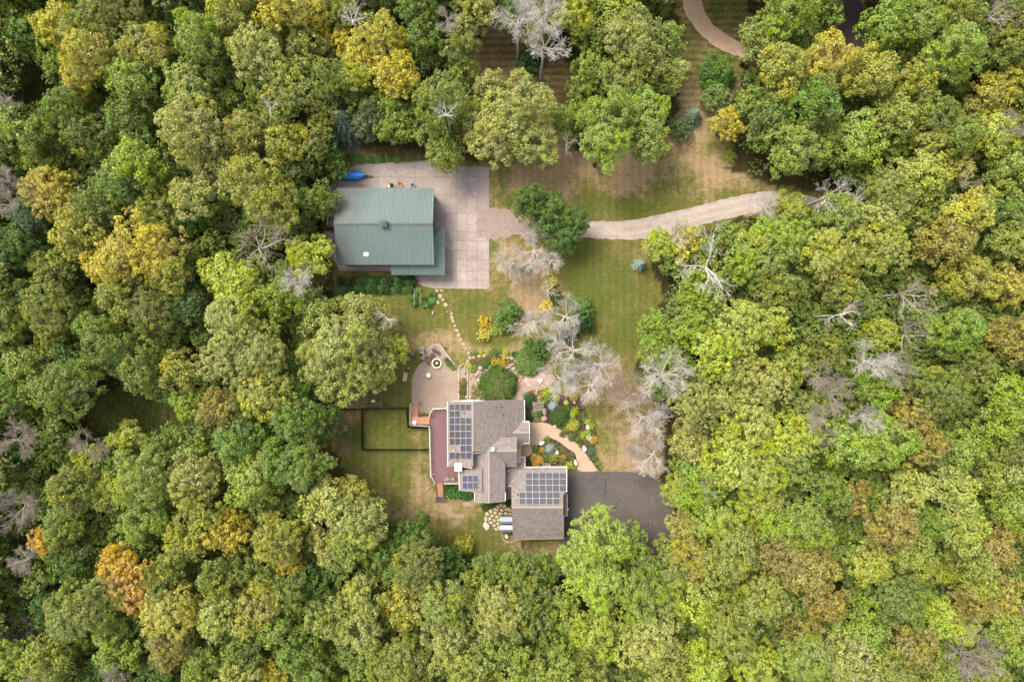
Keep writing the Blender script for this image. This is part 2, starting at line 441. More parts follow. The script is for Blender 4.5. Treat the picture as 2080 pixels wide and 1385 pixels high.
def ground():
    xs = np.concatenate([np.linspace(-2500, -90, 14), np.arange(-84, 84.1, 0.5), np.linspace(90, 2500, 14)])
    ys = np.concatenate([np.linspace(-2500, -66, 14), np.arange(-60, 60.1, 0.5), np.linspace(66, 2500, 14)])
    X, Y = np.meshgrid(xs, ys)
    nx, ny = len(xs), len(ys)
    x = X.ravel(); y = Y.ravel()
    dry = 0.42 + 0 * x
    dark = 0 * x
    wx = x + (fbm(x*0.25, y*0.25, 3) - .5) * 6; wy = y + (fbm(x*0.25, y*0.25, 9) - .5) * 6
    for (px, py, rx, ry, s) in DRY:
        cx, cy = P2(px, py)
        dry += s * 0.8 * np.exp(-(((wx-cx)/(rx/S))**2 + ((wy-cy)/(ry/S))**2))
    for (px, py, rx, ry, s) in DARKSOIL:
        cx, cy = P2(px, py)
        dark += s * np.exp(-(((wx-cx)/(rx/S))**2 + ((wy-cy)/(ry/S))**2))
    op = is_open(wx * 0.6 + x * 0.4, wy * 0.6 + y * 0.4).astype(float)
    dry += (fbm(x*0.35, y*0.35, 21) - 0.5) * 0.9 + (fbm(x*1.1, y*1.1, 31, 3) - 0.5) * 0.35
    verts = np.stack([x, y, np.zeros_like(x)], 1)
    i = np.arange((nx-1)*(ny-1)); r = i // (nx-1); c = i % (nx-1)
    f = np.stack([r*nx+c, r*nx+c+1, (r+1)*nx+c+1, (r+1)*nx+c], 1)
    me = bpy.data.meshes.new('ground')
    me.vertices.add(len(verts)); me.vertices.foreach_set('co', verts.ravel())
    me.loops.add(f.size); me.loops.foreach_set('vertex_index', f.ravel().astype(np.int32))
    me.polygons.add(len(f)); me.polygons.foreach_set('loop_start', np.arange(0, f.size, 4, dtype=np.int32))
    me.update(calc_edges=True)
    for nm, arr in (('dry', dry), ('darksoil', dark), ('openness', op)):
        a = me.attributes.new(nm, 'FLOAT', 'POINT'); a.data.foreach_set('value', arr.astype(np.float32))
    o = bpy.data.objects.new('ground', me); COL.objects.link(o)
    props(o, 'mown lawn with dry tan patches running into brown woodland floor', kind='structure')
    m, nt, b = new_mat('lawn')
    def A(nm): return nd(nt, 'ShaderNodeAttribute', attribute_name=nm).outputs['Fac']
    n1 = noise(nt, 0.9, 5, 0.65); n2 = ramp(nt, noise(nt, 2.6, 5, 0.75), .28, .72); n3 = ramp(nt, noise(nt, 7.5, 3, 0.8), .25, .75)
    d = mathn(nt, 'ADD', A('dry'), mathn(nt, 'MULTIPLY', mathn(nt, 'SUBTRACT', ramp(nt, n1, .3, .7), 0.5), 0.75))
    d = mathn(nt, 'ADD', d, mathn(nt, 'MULTIPLY', mathn(nt, 'SUBTRACT', n2, 0.5), 0.45))
    c = mixc(nt, ramp(nt, d, -0.1, 0.55), alb(104, 112, 48, .46), alb(128, 122, 64, .46))
    c = mixc(nt, ramp(nt, d, 0.5, 1.15), c, alb(176, 150, 112, .5))
    # mowing tracks
    g = nd(nt, 'ShaderNodeNewGeometry'); sp = nd(nt, 'ShaderNodeSeparateXYZ'); nt.links.new(g.outputs['Position'], sp.inputs[0])
    top = ramp(nt, sp.outputs[1], 30.0, 38.0)
    wob = mathn(nt, 'MULTIPLY', noise(nt, 0.12, 2, 0.5), 3.0)
    sy = mathn(nt, 'SINE', mathn(nt, 'ADD', mathn(nt, 'MULTIPLY', sp.outputs[1], 5.8), wob))
    sx = mathn(nt, 'SINE', mathn(nt, 'ADD', mathn(nt, 'MULTIPLY', sp.outputs[0], 5.2), wob))
    st = mathn(nt, 'ADD', mathn(nt, 'MULTIPLY', sy, mathn(nt, 'MULTIPLY', top, mathn(nt, 'MULTIPLY', noise(nt, 0.35, 2, 0.5), 0.42))), mathn(nt, 'MULTIPLY', sx, mathn(nt, 'MULTIPLY', mathn(nt, 'SUBTRACT', 1.0, top), mathn(nt, 'MULTIPLY', noise(nt, 0.3, 2, 0.5), 0.14))))
    c = mixc(nt, ramp(nt, A('darksoil'), 0.1, 1.0), c, alb(92, 70, 46))
    c = mixc(nt, ramp(nt, A('openness'), 0.0, 1.0), alb(74, 66, 36), c)
    v = mathn(nt, 'ADD', 0.5, mathn(nt, 'ADD', mathn(nt, 'MULTIPLY', n3, 0.55), mathn(nt, 'MULTIPLY', n2, 0.45)))
    v = mathn(nt, 'ADD', v, st)
    c = mixc(nt, 1.0, c, v, 'MULTIPLY')
    nt.links.new(c, b.inputs['Base Color']); b.inputs['Roughness'].default_value = 0.95
    b.inputs['Specular IOR Level'].default_value = 0.1
    bn = nd(nt, 'ShaderNodeBump'); bn.inputs['Strength'].default_value = 0.8; bn.inputs['Distance'].default_value = 0.08
    nt.links.new(n3, bn.inputs['Height']); nt.links.new(bn.outputs[0], b.inputs['Normal'])
    me.materials.append(m)
ground()

def smooth_poly(pts, it=2):
    for _ in range(it):
        q = []
        n = len(pts)
        for i in range(n):
            a = pts[i]; b = pts[(i+1) % n]
            q.append((a[0]*.75+b[0]*.25, a[1]*.75+b[1]*.25)); q.append((a[0]*.25+b[0]*.75, a[1]*.25+b[1]*.75))
        pts = q
    return pts

def jag(pts, amp, seed, step=0.5):
    """subdivide an outline (world metres) and make its edge uneven"""
    rng = random.Random(seed); out = []
    n = len(pts)
    for i in range(n):
        a, b = pts[i], pts[(i+1) % n]
        k = max(1, int(math.hypot(b[0]-a[0], b[1]-a[1]) / step))
        for j in range(k):
            t = j / k
            out.append((a[0]+(b[0]-a[0])*t + rng.uniform(-amp, amp), a[1]+(b[1]-a[1])*t + rng.uniform(-amp, amp)))
    return out

def sheet(name, px_pts, z0, z1, m, label, kind='structure', cat=None, smooth=0, jagged=0.0, seed=1):
    pts = [P2(*p) for p in px_pts]
    if smooth: pts = smooth_poly(pts, smooth)
    if jagged: pts = jag(pts, jagged, seed)
    b = MB().prism(pts, z0, z1)
    o = b.build(name, m)
    return props(o, label, cat, None, kind)

# gravel drive and its fan by the concrete
sheet('gravel_drive', [(1150,447),(1200,449),(1252,450),(1290,446),(1321,440),(1355,433),(1390,425),(1425,417),(1460,407),(1500,398),(1530,392),(1564,388),(1600,391),(1640,398),(1700,412),(1698,432),(1640,420),(1590,417),(1560,422),(1529,432),(1500,440),(1460,448),(1425,456),(1390,468),(1356,477),(1304,487),(1252,486),(1200,484),(1150,482)],
      -0.05, 0.02, mat('drive_gravel', alb(210,196,180,.44), alb(172,154,138,.4), 0.5, 7.0, 0.35, 0.95, 0.5, 14), 'pale gravel drive curving in from the woods on the right', smooth=1, jagged=0.12)
sheet('gravel_fan', [(969,442),(985,436),(997,420),(1012,418),(1035,430),(1060,445),(1100,448),(1160,447),(1160,482),(1100,484),(1040,478),(1012,486),(1000,484),(985,482),(969,478)],
      -0.05, 0.034, mat('fan_gravel', alb(184,164,150,.42), alb(160,136,122,.42), 0.6, 3.0, 0.5, 0.95, 0.5, 14), 'pinkish gravel where the drive meets the concrete apron', smooth=1, jagged=0.3, seed=4)
sheet('wheel_track', [(1386,-60),(1416,-60),(1425,16),(1450,54),(1492,82),(1535,104),(1530,122),(1480,110),(1430,82),(1398,40),(1384,0)],
      -0.05, 0.012, mat('track_dirt', alb(204,172,144,.66), alb(176,146,116,.62), 0.6, 7.0, 0.4, 0.95, 0.4), 'worn brown wheel track curving over the dry grass near the top edge', smooth=2, jagged=0.12, seed=6)
sheet('asphalt_drive', [(1140,957),(1180,957),(1230,957),(1280,958),(1310,960),(1330,970),(1345,990),(1362,1030),(1372,1070),(1372,1120),(1340,1150),(1300,1165),(1240,1170),(1180,1170),(1140,1130),(1138,1080),(1138,1000)],
      -0.05, 0.018, M['asphalt'], 'dark asphalt driveway beside the garage', jagged=0.04)
sheet('dark_road', [(1690,-60),(1735,-60),(1750,0),(1763,50),(1768,125),(1700,135),(1632,100),(1648,50),(1672,20),(1690,0)],
      -0.05, 0.018, M['asphalt_dark'], 'dark asphalt road end between the trees at the top right', jagged=0.15, smooth=1)
cr = MB()
def strip(pts, w, z=0.0225):
    pw = [Vector((*P2(*p), 0)) for p in pts]
    for i in range(len(pw)-1):
        d = (pw[i+1]-pw[i]).normalized(); n = Vector((-d.y, d.x, 0)) * w / 2
        a, b_ = pw[i] - d*w*0.2, pw[i+1] + d*w*0.2
        zz = z + 0.0011 * (i % 2)
        cr.add([(a.x-n.x, a.y-n.y, zz), (b_.x-n.x, b_.y-n.y, zz), (b_.x+n.x, b_.y+n.y, zz), (a.x+n.x, a.y+n.y, zz)], [(0,1,2,3)])
strip([(1229,972),(1231,985),(1229,1000),(1226,1009)], 0.16)
strip([(1160,972),(1175,968),(1195,975),(1215,970),(1229,972)], 0.07)
strip([(1240,1046),(1248,1035),(1254,1022),(1260,1015)], 0.1)
strip([(1298,972),(1300,985),(1300,995)], 0.08)
strip([(1262,970),(1285,974),(1320,990)], 0.06)
strip([(1318,1000),(1316,1040),(1318,1085)], 0.05, 0.025)
rut = MB(); cr_main = cr; cr = rut
line = [(1160,464),(1200,466),(1252,467),(1300,464),(1345,454),(1390,444),(1425,434),(1460,427),(1500,417),(1550,406),(1600,405)]
for off in (-8.5, 8):
    for seg in range(1):
        strip([(a, b+off) for a, b in line], .5, 0.0245 if off < 0 else 0.0262)
props(rut.build('wheel_rut', mat('rut', alb(216,202,186,.44), alb(184,166,148,.4), 1.2, 5, .4, .95, .4)), 'two paler wheel ruts running along the gravel drive', None, None, 'structure')
cr = cr_main
props(cr.build('sealed_crack', M['crack']), 'black sealed cracks wandering over the asphalt driveway', None, None, 'structure')

# patio
PATIO = [(837,822),(836,795),(837,772),(839,762),(843,753),(850,743),(858,735),(863,727),(866,716),(870,709),(878,703),(889,700.5),(896,704),(900,710),(908,720),(916,730),(923,739),(930,747),(932,777),(933,822),(905,834),(872,840),(850,838)]
sheet('patio', PATIO, -0.05, 0.05, M['patio'], 'teardrop shaped brown concrete patio with a fire pit at its narrow end', smooth=0, jagged=0.03)
# curved entrance walk
WALK = [(1066,858),(1097,857),(1111,859),(1124,865.5),(1138.5,872),(1150,881),(1160.7,892.5),(1173.4,902),(1180,911.5),(1192.5,924),(1200.4,935.4),(1208,946.5),(1217,957.5),(1171.8,957.5),(1172.6,938.5),(1168.7,921),(1160.7,914.7),(1149.6,908.4),(1137,897.3),(1125.8,891.7),(1116,889.3),(1103.5,892.5),(1094,900.4),(1087.7,911.6),(1079.7,921),(1070,928),(1050,928),(1050,900),(1060,898)]
sheet('front_walk', WALK, -0.05, 0.05, M['path'], 'curved pale concrete walk leading from the driveway to the front door', smooth=1)
sheet('mulch_bed', [(1096,860),(1102,800),(1118,785),(1140,803),(1163,805),(1183,811),(1188,829),(1191,851),(1208,868),(1213,884),(1208,906),(1202,922),(1215,938),(1222,953),(1218,957.5),(1208,946),(1192,924),(1173,902),(1150,881),(1124,866)], -0.05, 0.024, M['mulch'], 'dark mulch bed curving round the outside of the front walk', smooth=1, jagged=0.05)
sheet('inner_mulch_bed', [(1067,948),(1067,930),(1080,921),(1088,911),(1094,901),(1104,893),(1116,889),(1126,892),(1137,897),(1149,908),(1161,915),(1168,921),(1172,938),(1170,956),(1120,955),(1068,955)], -0.05, 0.026, M['mulch'], 'dark flower bed enclosed by the bend of the front walk', smooth=1, jagged=0.05)
sheet('house_bed', [(1062,800),(1085,790),(1100,800),(1098,858),(1062,860)], -0.05, 0.022, mat('reddish_bed', alb(150,112,88), alb(110,84,62), 1.2, 10, 0.5, 0.95, 0.6), 'brown planting bed against the east wall of the house', smooth=1, jagged=0.1)
sheet('gravel_garden', [(932,750),(945,742),(958,726),(980,722),(1005,722),(1030,724),(1048,730),(1060,745),(1075,752),(1118,757),(1128,770),(1112,790),(1090,794),(1070,795),(1064,815),(1000,822),(932,822)], -0.05, 0.02, M['pinkgravel'], 'pinkish gravel rock garden above the house', smooth=1, jagged=0.2)
sheet('brown_bed', [(952,728),(975,719),(1010,719),(1040,724),(1050,738),(1040,746),(1000,750),(975,748),(955,745)], -0.05, 0.026, mat('bed_soil', alb(120,96,66), alb(96,82,50), 1.0, 9, 0.5, 0.95, 0.5), 'crescent shaped soil bed inside the arc of stones', smooth=1, jagged=0.15)
sheet('worn_path', [(902,1022),(912,1022),(918,1040),(924,1042),(942,1044),(941,1053),(924,1050),(906,1049)], -0.05, 0.016, mat('worn', alb(172, 142, 116, .55), alb(158, 130, 104, .55), 0.8, 8, 0.4, 0.95, 0.4), 'worn brown paved strip in the back lawn', smooth=1, jagged=0.08)
sheet('worn_pad', [(940,1019),(954,1017),(958,1027),(941,1028)], -0.05, 0.016, M['patio'], 'small brown concrete pad in the lawn under the house corner')
sheet('stair_pad', [(884,1009),(904,1009),(905,1021),(885,1021)], -0.05, 0.03, M['asphalt'], 'grey landing slab at the foot of the deck stairs')
sheet('stone_circle_bed', [(1019,1084),(1040,1084),(1060,1094),(1055,1098),(1045,1102),(1033,1103),(1024,1098),(1019,1091)], -0.05, 0.03, mat('circle_soil', alb(150,128,96), alb(120,98,66), 2, 10, 0.5, 0.95, 0.6), 'round planting bed beside the garage wall', smooth=1)

# ------------------------------------------------------------------ concrete apron of separate slabs
apron = thing('concrete_apron', 'pale concrete apron of square slabs round the green-roofed barn', None, (0, 0, 0), None, 'structure')
APX = [664, 700, 735, 770, 807, 844, 882, 904, 927.3, 948.7, 970.3, 993.6]
APY = [326, 360, 399, 433.5, 470.3, 490, 508.4, 528, 550, 569.8, 587]
AOUT = [P2(*p) for p in [(667,378),(690,362),(712,340),(738,333),(772,331),(822,331),(866,326.5),(885,329),(930,337),(993.6,339),(993.6,587),(885.5,586),(862,582),(844,575),(842.5,551),(690,551),(663,489)]]
def clip(poly, a, b, c):
    """keep a*x+b*y<=c"""
    out = []
    n = len(poly)
    for i in range(n):
        p, q = poly[i], poly[(i+1) % n]
        dp = a*p[0]+b*p[1]-c; dq = a*q[0]+b*q[1]-c
        if dp <= 0: out.append(p)
        if (dp < 0 < dq) or (dq < 0 < dp):
            t = dp/(dp-dq); out.append((p[0]+(q[0]-p[0])*t, p[1]+(q[1]-p[1])*t))
    return out
def area(p):
    return abs(sum(p[i][0]*p[(i+1)%len(p)][1]-p[(i+1)%len(p)][0]*p[i][1] for i in range(len(p)))/2) if len(p) > 2 else 0
rng = random.Random(11)
joint = 0.022
for i in range(len(APX)-1):
    for j in range(len(APY)-1):
        x0, x1 = (APX[i]-1040)/S + joint, (APX[i+1]-1040)/S - joint
        y1, y0 = (692.5-APY[j])/S - joint, (692.5-APY[j+1])/S + joint
        if APX[i] >= 700 and APX[i+1] <= 870 and APY[j] >= 399 and APY[j+1] <= 528: continue
        p = clip(clip(clip(clip(AOUT, -1, 0, -x0), 1, 0, x1), 0, -1, -y0), 0, 1, y1)
        if area(p) < 0.25: continue
        o = MB().prism(p, -0.1, 0.028 + rng.uniform(-0.004, 0.004)).build('slab', M['concrete'], apron)
        t = rng.uniform(0.86, 1.1) + (0.10 if (i >= 8 and j >= 5) else 0)
        o.color = tuple(v*t for v in alb(196, 182, 172, .44)) + (1,)
jo = MB().prism([((x)*1.0, y) for x, y in AOUT], -0.1, 0.006).build('joint_bed', mat('joint', alb(140,122,106), None, 2, 12, 0.5, 0.95, 0.3), apron)

# ------------------------------------------------------------------ roofs and buildings
class Plane:
    def __init__(s, a, b, c): s.a, s.b, s.c = a, b, c
    def z(s, x, y): return s.a*x + s.b*y + s.c
    def at(s, px, py, dz=0.0):
        X = (px-1040)/S; Y = (692.5-py)/S; t = s.a*X + s.b*Y; c = s.c + dz
        z = (t + c) / (1 + t/H); k = (H-z)/H
        return (X*k, Y*k, z)
def plane_x(px_ref, z_ref, slope):
    """z falls/rises with x; passes z_ref at pixel column px_ref"""
    x = P(px_ref, 692.5, z_ref)[0]; return Plane(slope, 0, z_ref - slope*x)
def plane_y(py_ref, z_ref, slope):
    y = P(1040, py_ref, z_ref)[1]; return Plane(0, slope, z_ref - slope*y)

# ---- barn
barn = thing('metal_roof_barn', 'long barn with a ribbed green metal roof and wrap-around porch roof', 'barn', (P2(780, 460, 0)[0], P2(780, 460, 0)[1], 0))
zE, zRg = 4.4, 6.3
yr = P(0, 455, zRg)[1]; yT = P(0, 381.8, zE)[1]; yB = P(0, 538, zE)[1]
xL = P(685.2, 0, zE)[0]; xR = P(881.3, 0, zE)[0]
slN = (zRg - zE) / (yT - yr); slS = (zRg - zE) / (yr - yB)
MB().slab([(xL, yr, zRg), (xL, yT, zE), (xR, yT, zE), (xR, yr, zRg)], 0.14).build('roof', M['green_metal'], barn)
MB().slab([(xL, yr-0.004, zRg), (xL, yB, zE), (xR, yB, zE), (xR, yr-0.004, zRg)], 0.14).build('roof', M['green_metal'], barn)
ribs = MB()
x = xL + 0.1
while x < xR - 0.05:
    for (ya, za, yb, zb) in ((yr+0.12, zRg, yT, zE), (yB, zE, yr-0.12, zRg)):
        w = 0.035; h = 0.06
        zaa = za - (0.12*slN if za == zRg else 0); zbb = zb - (0.12*slS if zb == zRg else 0)
        ribs.add([(x-w, ya, zaa), (x+w, ya, zaa), (x+w, yb, zbb), (x-w, yb, zbb), (x-w*.5, ya, zaa+h), (x+w*.5, ya, zaa+h), (x+w*.5, yb, zbb+h), (x-w*.5, yb, zbb+h)],
                 [(4,5,6,7),(0,1,5,4),(1,2,6,5),(2,3,7,6),(3,0,4,7)])
    x += 0.36
props(ribs.build('roof_rib', M['rib_metal'], barn), kind='stuff')
rc = MB()
rc.slab([(xL-.02, yr-0.2, zRg+0.02), (xR+.02, yr-0.2, zRg+0.02), (xR+.02, yr, zRg+0.1), (xL-.02, yr, zRg+0.1)], 0.03)
rc.slab([(xL-.02, yr, zRg+0.1), (xR+.02, yr, zRg+0.1), (xR+.02, yr+0.2, zRg+0.02), (xL-.02, yr+0.2, zRg+0.02)], 0.03)
rc.build('ridge_cap', mat('ridge_green', alb(116,134,120,.34), alb(118,106,90,.34), 0.5, 5, 0.2, 0.6, 0), barn)
for xx in (xL, xR):
    for (ya, za, yb, zb) in ((yr, zRg, yT, zE), (yr, zRg, yB, zE)):
        d = 0.05 if xx == xR else -0.05
        MB().add([(xx, ya, za+.05), (xx+d, ya, za+.05), (xx+d, yb, zb+.05), (xx, yb, zb+.05), (xx, ya, za-.25), (xx+d, ya, za-.25), (xx+d, yb, zb-.25), (xx, yb, zb-.25)],
                 [(0,1,2,3),(7,6,5,4),(0,3,7,4),(1,5,6,2),(0,4,5,1),(3,2,6,7)]).build('gable_trim', M['rib_metal'], barn)
# walls (gabled ends)
wi = 0.35
for xx in (xL+wi, xR-wi-0.12):
    pr = [(yB+wi, 0), (yT-wi, 0), (yT-wi, zE-0.1), (yr, zRg-0.2), (yB+wi, zE-0.1)]
    vs = [(xx, a, b) for a, b in pr] + [(xx+0.12, a, b) for a, b in pr]
    MB().add(vs, [(4,3,2,1,0), (5,6,7,8,9)] + [(i, (i+1)%5, 5+(i+1)%5, 5+i) for i in range(5)]).build('end_wall', M['barnwall'], barn)
for yy in (yB+wi, yT-wi):
    MB().box(((xL+xR)/2, yy, 0), (xR-xL-2*wi-0.25, 0.12, zE-0.12)).build('side_wall', M['barnwall'], barn)
for k, px in enumerate((735, 775, 815, 850)):
    p = P2(px, 400)
    MB().box((p[0], yT-wi+0.08, 0.03), (2.0, 0.06, 2.6)).build('door', M['trim'], barn)
# cupola
c0 = P(778.7, 454.3, 6.9)
cup = MB().box((c0[0], yr, 5.9), (0.85, 0.85, 1.0)).build('cupola', M['rib_metal'], barn)
cc = MB()
hh = 0.55
cc.add([(c0[0]-hh, yr-hh, 6.9), (c0[0]+hh, yr-hh, 6.9), (c0[0]+hh, yr+hh, 6.9), (c0[0]-hh, yr+hh, 6.9), (c0[0], yr, 7.3)], [(0,1,4),(1,2,4),(2,3,4),(3,0,4),(3,2,1,0)])
cc.build('cupola_cap', mat('cupola_green', alb(96,140,122,.36), None, 2, 9, 0.1, 0.5, 0), cup, origin=tuple(barn.location))
pS = Plane(0, slS, zRg - slS*yr); pN = Plane(0, -slN, zRg + slN*yr)
MB().slab([pS.at(739, 512.5, .1), pS.at(748, 512.5, .1), pS.at(748, 520.5, .1), pS.at(739, 520.5, .1)], 0.12).build('skylight', M['white'], barn)
# wrap-around porch roof: east slope, north hip, south slope
zi, zo = 3.7, 2.9
xi = P(879, 0, zi)[0]; xo = P(904, 0, zo)[0]
yN = P(0, 461, zo)[1]; yNi = P(0, 484, zi)[1]; yS = P(0, 558.5, zo)[1]; ySi = P(0, 536, zi)[1]; xw = P(794.7, 0, zo)[0]
MB().slab([(xi, yNi, zi), (xi, ySi, zi), (xo, yS, zo), (xo, yN, zo)], 0.1).build('porch_roof', M['green_metal'], barn)
MB().slab([(xi, yN+0.0, zo), (xi, yNi, zi), (xo, yN, zo)], 0.1).build('porch_roof', mat('hip_green', alb(112,116,98), None, 1, 5, .2, .6, 0), barn)  # north hip: a darker, browner green than the other porch slopes
MB().slab([(xw, ySi, zi), (xw, yS, zo), (xo, yS, zo), (xi, ySi, zi)], 0.1).build('porch_roof', M['green_metal'], barn)
pr = MB()
y = yS + 0.25
while y < yN - 0.1:
    t0 = 0.0
    xa = xi
    if y < ySi: xa = xi + (ySi - y) / (ySi - yS) * (xo - xi)
    if y > yNi: xa = xi + (y - yNi) / (yN - yNi) * (xo - xi)
    za = zi + (zo-zi)*(xa-xi)/(xo-xi)
    if xo - xa > .15:
        pr.add([(xa, y-.035, za), (xo, y-.035, zo), (xo, y+.035, zo), (xa, y+.035, za), (xa, y, za+.06), (xo, y, zo+.06)], [(0,1,5,4), (2,3,4,5), (1,2,5), (3,0,4)])
    y += 0.36
x = xw + 0.1
while x < xo - 0.2:
    ya = ySi if x < xi else ySi + (x-xi)/(xo-xi)*(yS-ySi)
    za = zi if x < xi else zi + (zo-zi)*(x-xi)/(xo-xi)
    pr.add([(x-.035, ya, za), (x-.035, yS, zo), (x+.035, yS, zo), (x+.035, ya, za), (x, ya, za+.06), (x, yS, zo+.06)], [(0,1,5,4), (2,3,4,5), (1,2,5), (3,0,4)])
    x += 0.36
props(pr.build('porch_rib', M['rib_metal'], barn), kind='stuff')
for (px, py) in ((798, 556), (840, 556), (880, 556), (902, 556), (902, 525), (902, 495), (902, 464)):
    q = P2(px, py, 2.8)
    MB().box((q[0], q[1], 0), (0.14, 0.14, 2.82)).build('post', M['trim'], barn)

# ---- things round the barn
def boat():
    c = P(716, 358, 0)
    t = thing('covered_boat', 'boat under a bright blue tarp on its trailer above the barn roof', 'boat', c)
    b = MB(); L = 4.6; ns, nr = 17, 9
    rg = random.Random(4)
    for i in range(ns):
        u = i/(ns-1); xx = -L/2 + L*u
        w = 0.84*min(1, 0.62+u*1.6)*(1-max(0, (u-0.5)/0.5)**2.1) + 0.02
        top = 1.15 + 0.45*math.exp(-((u-0.38)/0.16)**2) - 0.15*u
        for k in range(nr):
            v = -1 + 2*k/(nr-1)
            z = 0.45 + (top-0.45)*(1-abs(v)**2.3) + rg.uniform(-.03, .03)
            b.v.append((c[0]+xx, c[1]+w*v*(1+0.05*rg.uniform(-1, 1)), z))
    for i in range(ns-1):
        for k in range(nr-1):
            a = i*nr+k; b.f.append((a, a+nr, a+nr+1, a+1)); b.m.append(0)
    n0 = len(b.v)
    for i in range(ns):
        for k in (0, nr-1):
            x_, y_, z_ = b.v[i*nr+k]; b.v.append((x_, c[1]+(y_-c[1])*0.9, 0.3))
    for i in range(ns-1):
        b.f.append((i*nr, n0+2*i, n0+2*i+2, (i+1)*nr)); b.m.append(0)
        b.f.append((i*nr+nr-1, (i+1)*nr+nr-1, n0+2*i+3, n0+2*i+1)); b.m.append(0)
    b.build('tarp', M['tarp'], t, smooth=True)
    MB().tube([(c[0]+1.2, c[1]-.5, .35), (c[0]+2.9, c[1]-.12, .35)], .05).tube([(c[0]+1.2, c[1]+.5, .35), (c[0]+2.9, c[1]-.12, .35)], .05).box((c[0]+2.95, c[1]-.12, .3), (.4, .16, .16)).build('trailer_tongue', M['dark'], t)
    for s in (-1, 1):
        MB().tube([(c[0]-.5, c[1]+s*.62, .3), (c[0]-.5, c[1]+s*.8, .3)], .3, 12).build('wheel', M['black'], t)
boat()
# white pipe leaning along the west side
q0, q1 = P(670.5, 384, 0.4), P(664.6, 457, 0.4)
props(MB().tube([q0, q1], 0.055, 8).build('white_pipe', M['white']), 'long white pipe lying along the west end of the barn', 'pipe')
c = P(669.5, 481, 0)
t = thing('storage_box', 'pale tan storage box with a lid against the west barn wall', 'box', c)
MB().box((c[0], c[1], 0.03), (1.15, 1.25, .9)).build('box_body', mat('tanbox', alb(170,146,124), None, 1, 7, .2, .8, .1), t)
MB().box((c[0], c[1], 0.93), (1.25, 1.35, .08)).build('lid', mat('tanlid', alb(182,158,136), None, 1, 7, .2, .8, .1), t)
c = P(679.5, 483, 0)
props(MB().box((c[0]-.1, c[1], .03), (.3, .9, .8)).box((c[0]-.1, c[1], .83), (.34, .94, .05)).build('blue_bin', mat('paleblue', alb(150,175,205), None, 1, 7, .1, .6, 0)), 'narrow pale blue bin squeezed between the tan box and the barn', 'bin')
for k, (px, py, w, d, lab) in enumerate([(672, 466, 1.4, .8, 'dark stacked metal scrap just above the tan box'), (673, 444, 1.3, .35, 'short brown plank pile west of the barn ridge')]):
    c = P(px, py, 0); t = thing('scrap_pile', lab, 'scrap', c, None)
    for n in range(4):
        MB().box((c[0]+rng.uniform(-.1,.1), c[1]+(n-1.5)*d/4, .03+.09*(n%2)), (w, d/5, .14), rng.uniform(-.1,.1)).build('board', M['dark'] if k == 0 else M['wood'], t)
def simple_chair(px, py, m, name, label, rz=0, s=1.0, z=0.03, group=None):
    """adirondack style: slatted seat and fanned back, broad arms"""
    c = P(px, py, z + .5)
    t = thing(name, label, 'chair', (c[0], c[1], z), group, rz=rz)
    t.scale = (.82, .85, .9)
    o0 = (0, 0, 0)
    def B(mb, n): return mb.build(n, m, t, origin=o0)
    for k in range(5):
        B(MB().box((0, -.24+.12*k, .36-.03*k), (.5*s, .1, .03)), 'seat_slat')
    for k in range(5):
        xx = -.2+.1*k; hgt = .62 - abs(k-2)*.05
        mb = MB().add([(xx-.042, .28, .2), (xx+.042, .28, .2), (xx*1.25+.05, .28+hgt*.55, .2+hgt), (xx*1.25-.05, .28+hgt*.55, .2+hgt),
                       (xx-.042, .31, .2), (xx+.042, .31, .2), (xx*1.25+.05, .31+hgt*.55, .2+hgt), (xx*1.25-.05, .31+hgt*.55, .2+hgt)],
                      [(3,2,1,0),(4,5,6,7),(0,1,5,4),(1,2,6,5),(2,3,7,6),(3,0,4,7)])
        B(mb, 'back_slat')
    for sd_ in (-1, 1):
        B(MB().box((sd_*.33, .02, .55), (.13, .72, .03)), 'armrest')
        B(MB().box((sd_*.3, -.27, 0), (.06, .08, .55)), 'leg')
        B(MB().box((sd_*.3, .3, 0), (.06, .08, .55)), 'leg')
    return t
simple_chair(812, 377.5, M['orange'], 'wooden_chair', 'orange-brown wooden chair against the upper wall of the barn', rz=0)
simple_chair(838, 380, mat('bluegrey', alb(120,130,140), None, 2, 9, .2, .7, .1), 'garden_chair', 'blue-grey chair against the barn wall right of the orange one', rz=0)
c = P(797, 378.5, 0)
t = thing('charcoal_grill', 'small round black grill beside the barn wall', 'grill', c)
MB().cyl((c[0], c[1], .6), .2, .18, 14, r2=.32).cyl((c[0], c[1], .78), .32, .16, 14, r2=.12).build('kettle', M['black'], t)
for a in (0.5, 2.6, 4.7): MB().tube([(c[0]+.35*math.cos(a), c[1]+.35*math.sin(a), .03), (c[0]+.12*math.cos(a), c[1]+.12*math.sin(a), .65)], .02).build('leg', M['dark'], t)
c = P(792.5, 379, 0)
props(MB().cyl((c[0], c[1], .03), .17, .4, 12, r2=.2).cyl((c[0], c[1], .43), .21, .03, 12).build('bucket', M['trim']), 'pale bucket standing left of the black grill', 'bucket')

# ---- house
hl = P(1000, 930, 0)
house = thing('shingle_house', 'large house with brownish grey shingle roofs, crossing gables and solar panels', 'house', (hl[0], hl[1], 0))
TH = 0.2
def roof(pl, pts, name='roof', m=None, dz=0.0, th=TH):
    return MB().slab([pl.at(x_, y_, dz) for x_, y_ in pts], th, 0, 1).build(name, [m or M['shingle'], M['trim']], house)
# A: north block, ridge runs up the picture
zA = 7.6
pAw = plane_x(961, zA, 0.64); pAe = plane_x(961, zA, -0.6)
roof(pAw, [(909.2, 816.8), (961.0, 816.4), (961.0, 947), (910, 947)])
roof(pAe, [(961.0, 816.4), (1064.2, 812.4), (1065.5, 900), (1048, 917), (961.0, 917.5)])
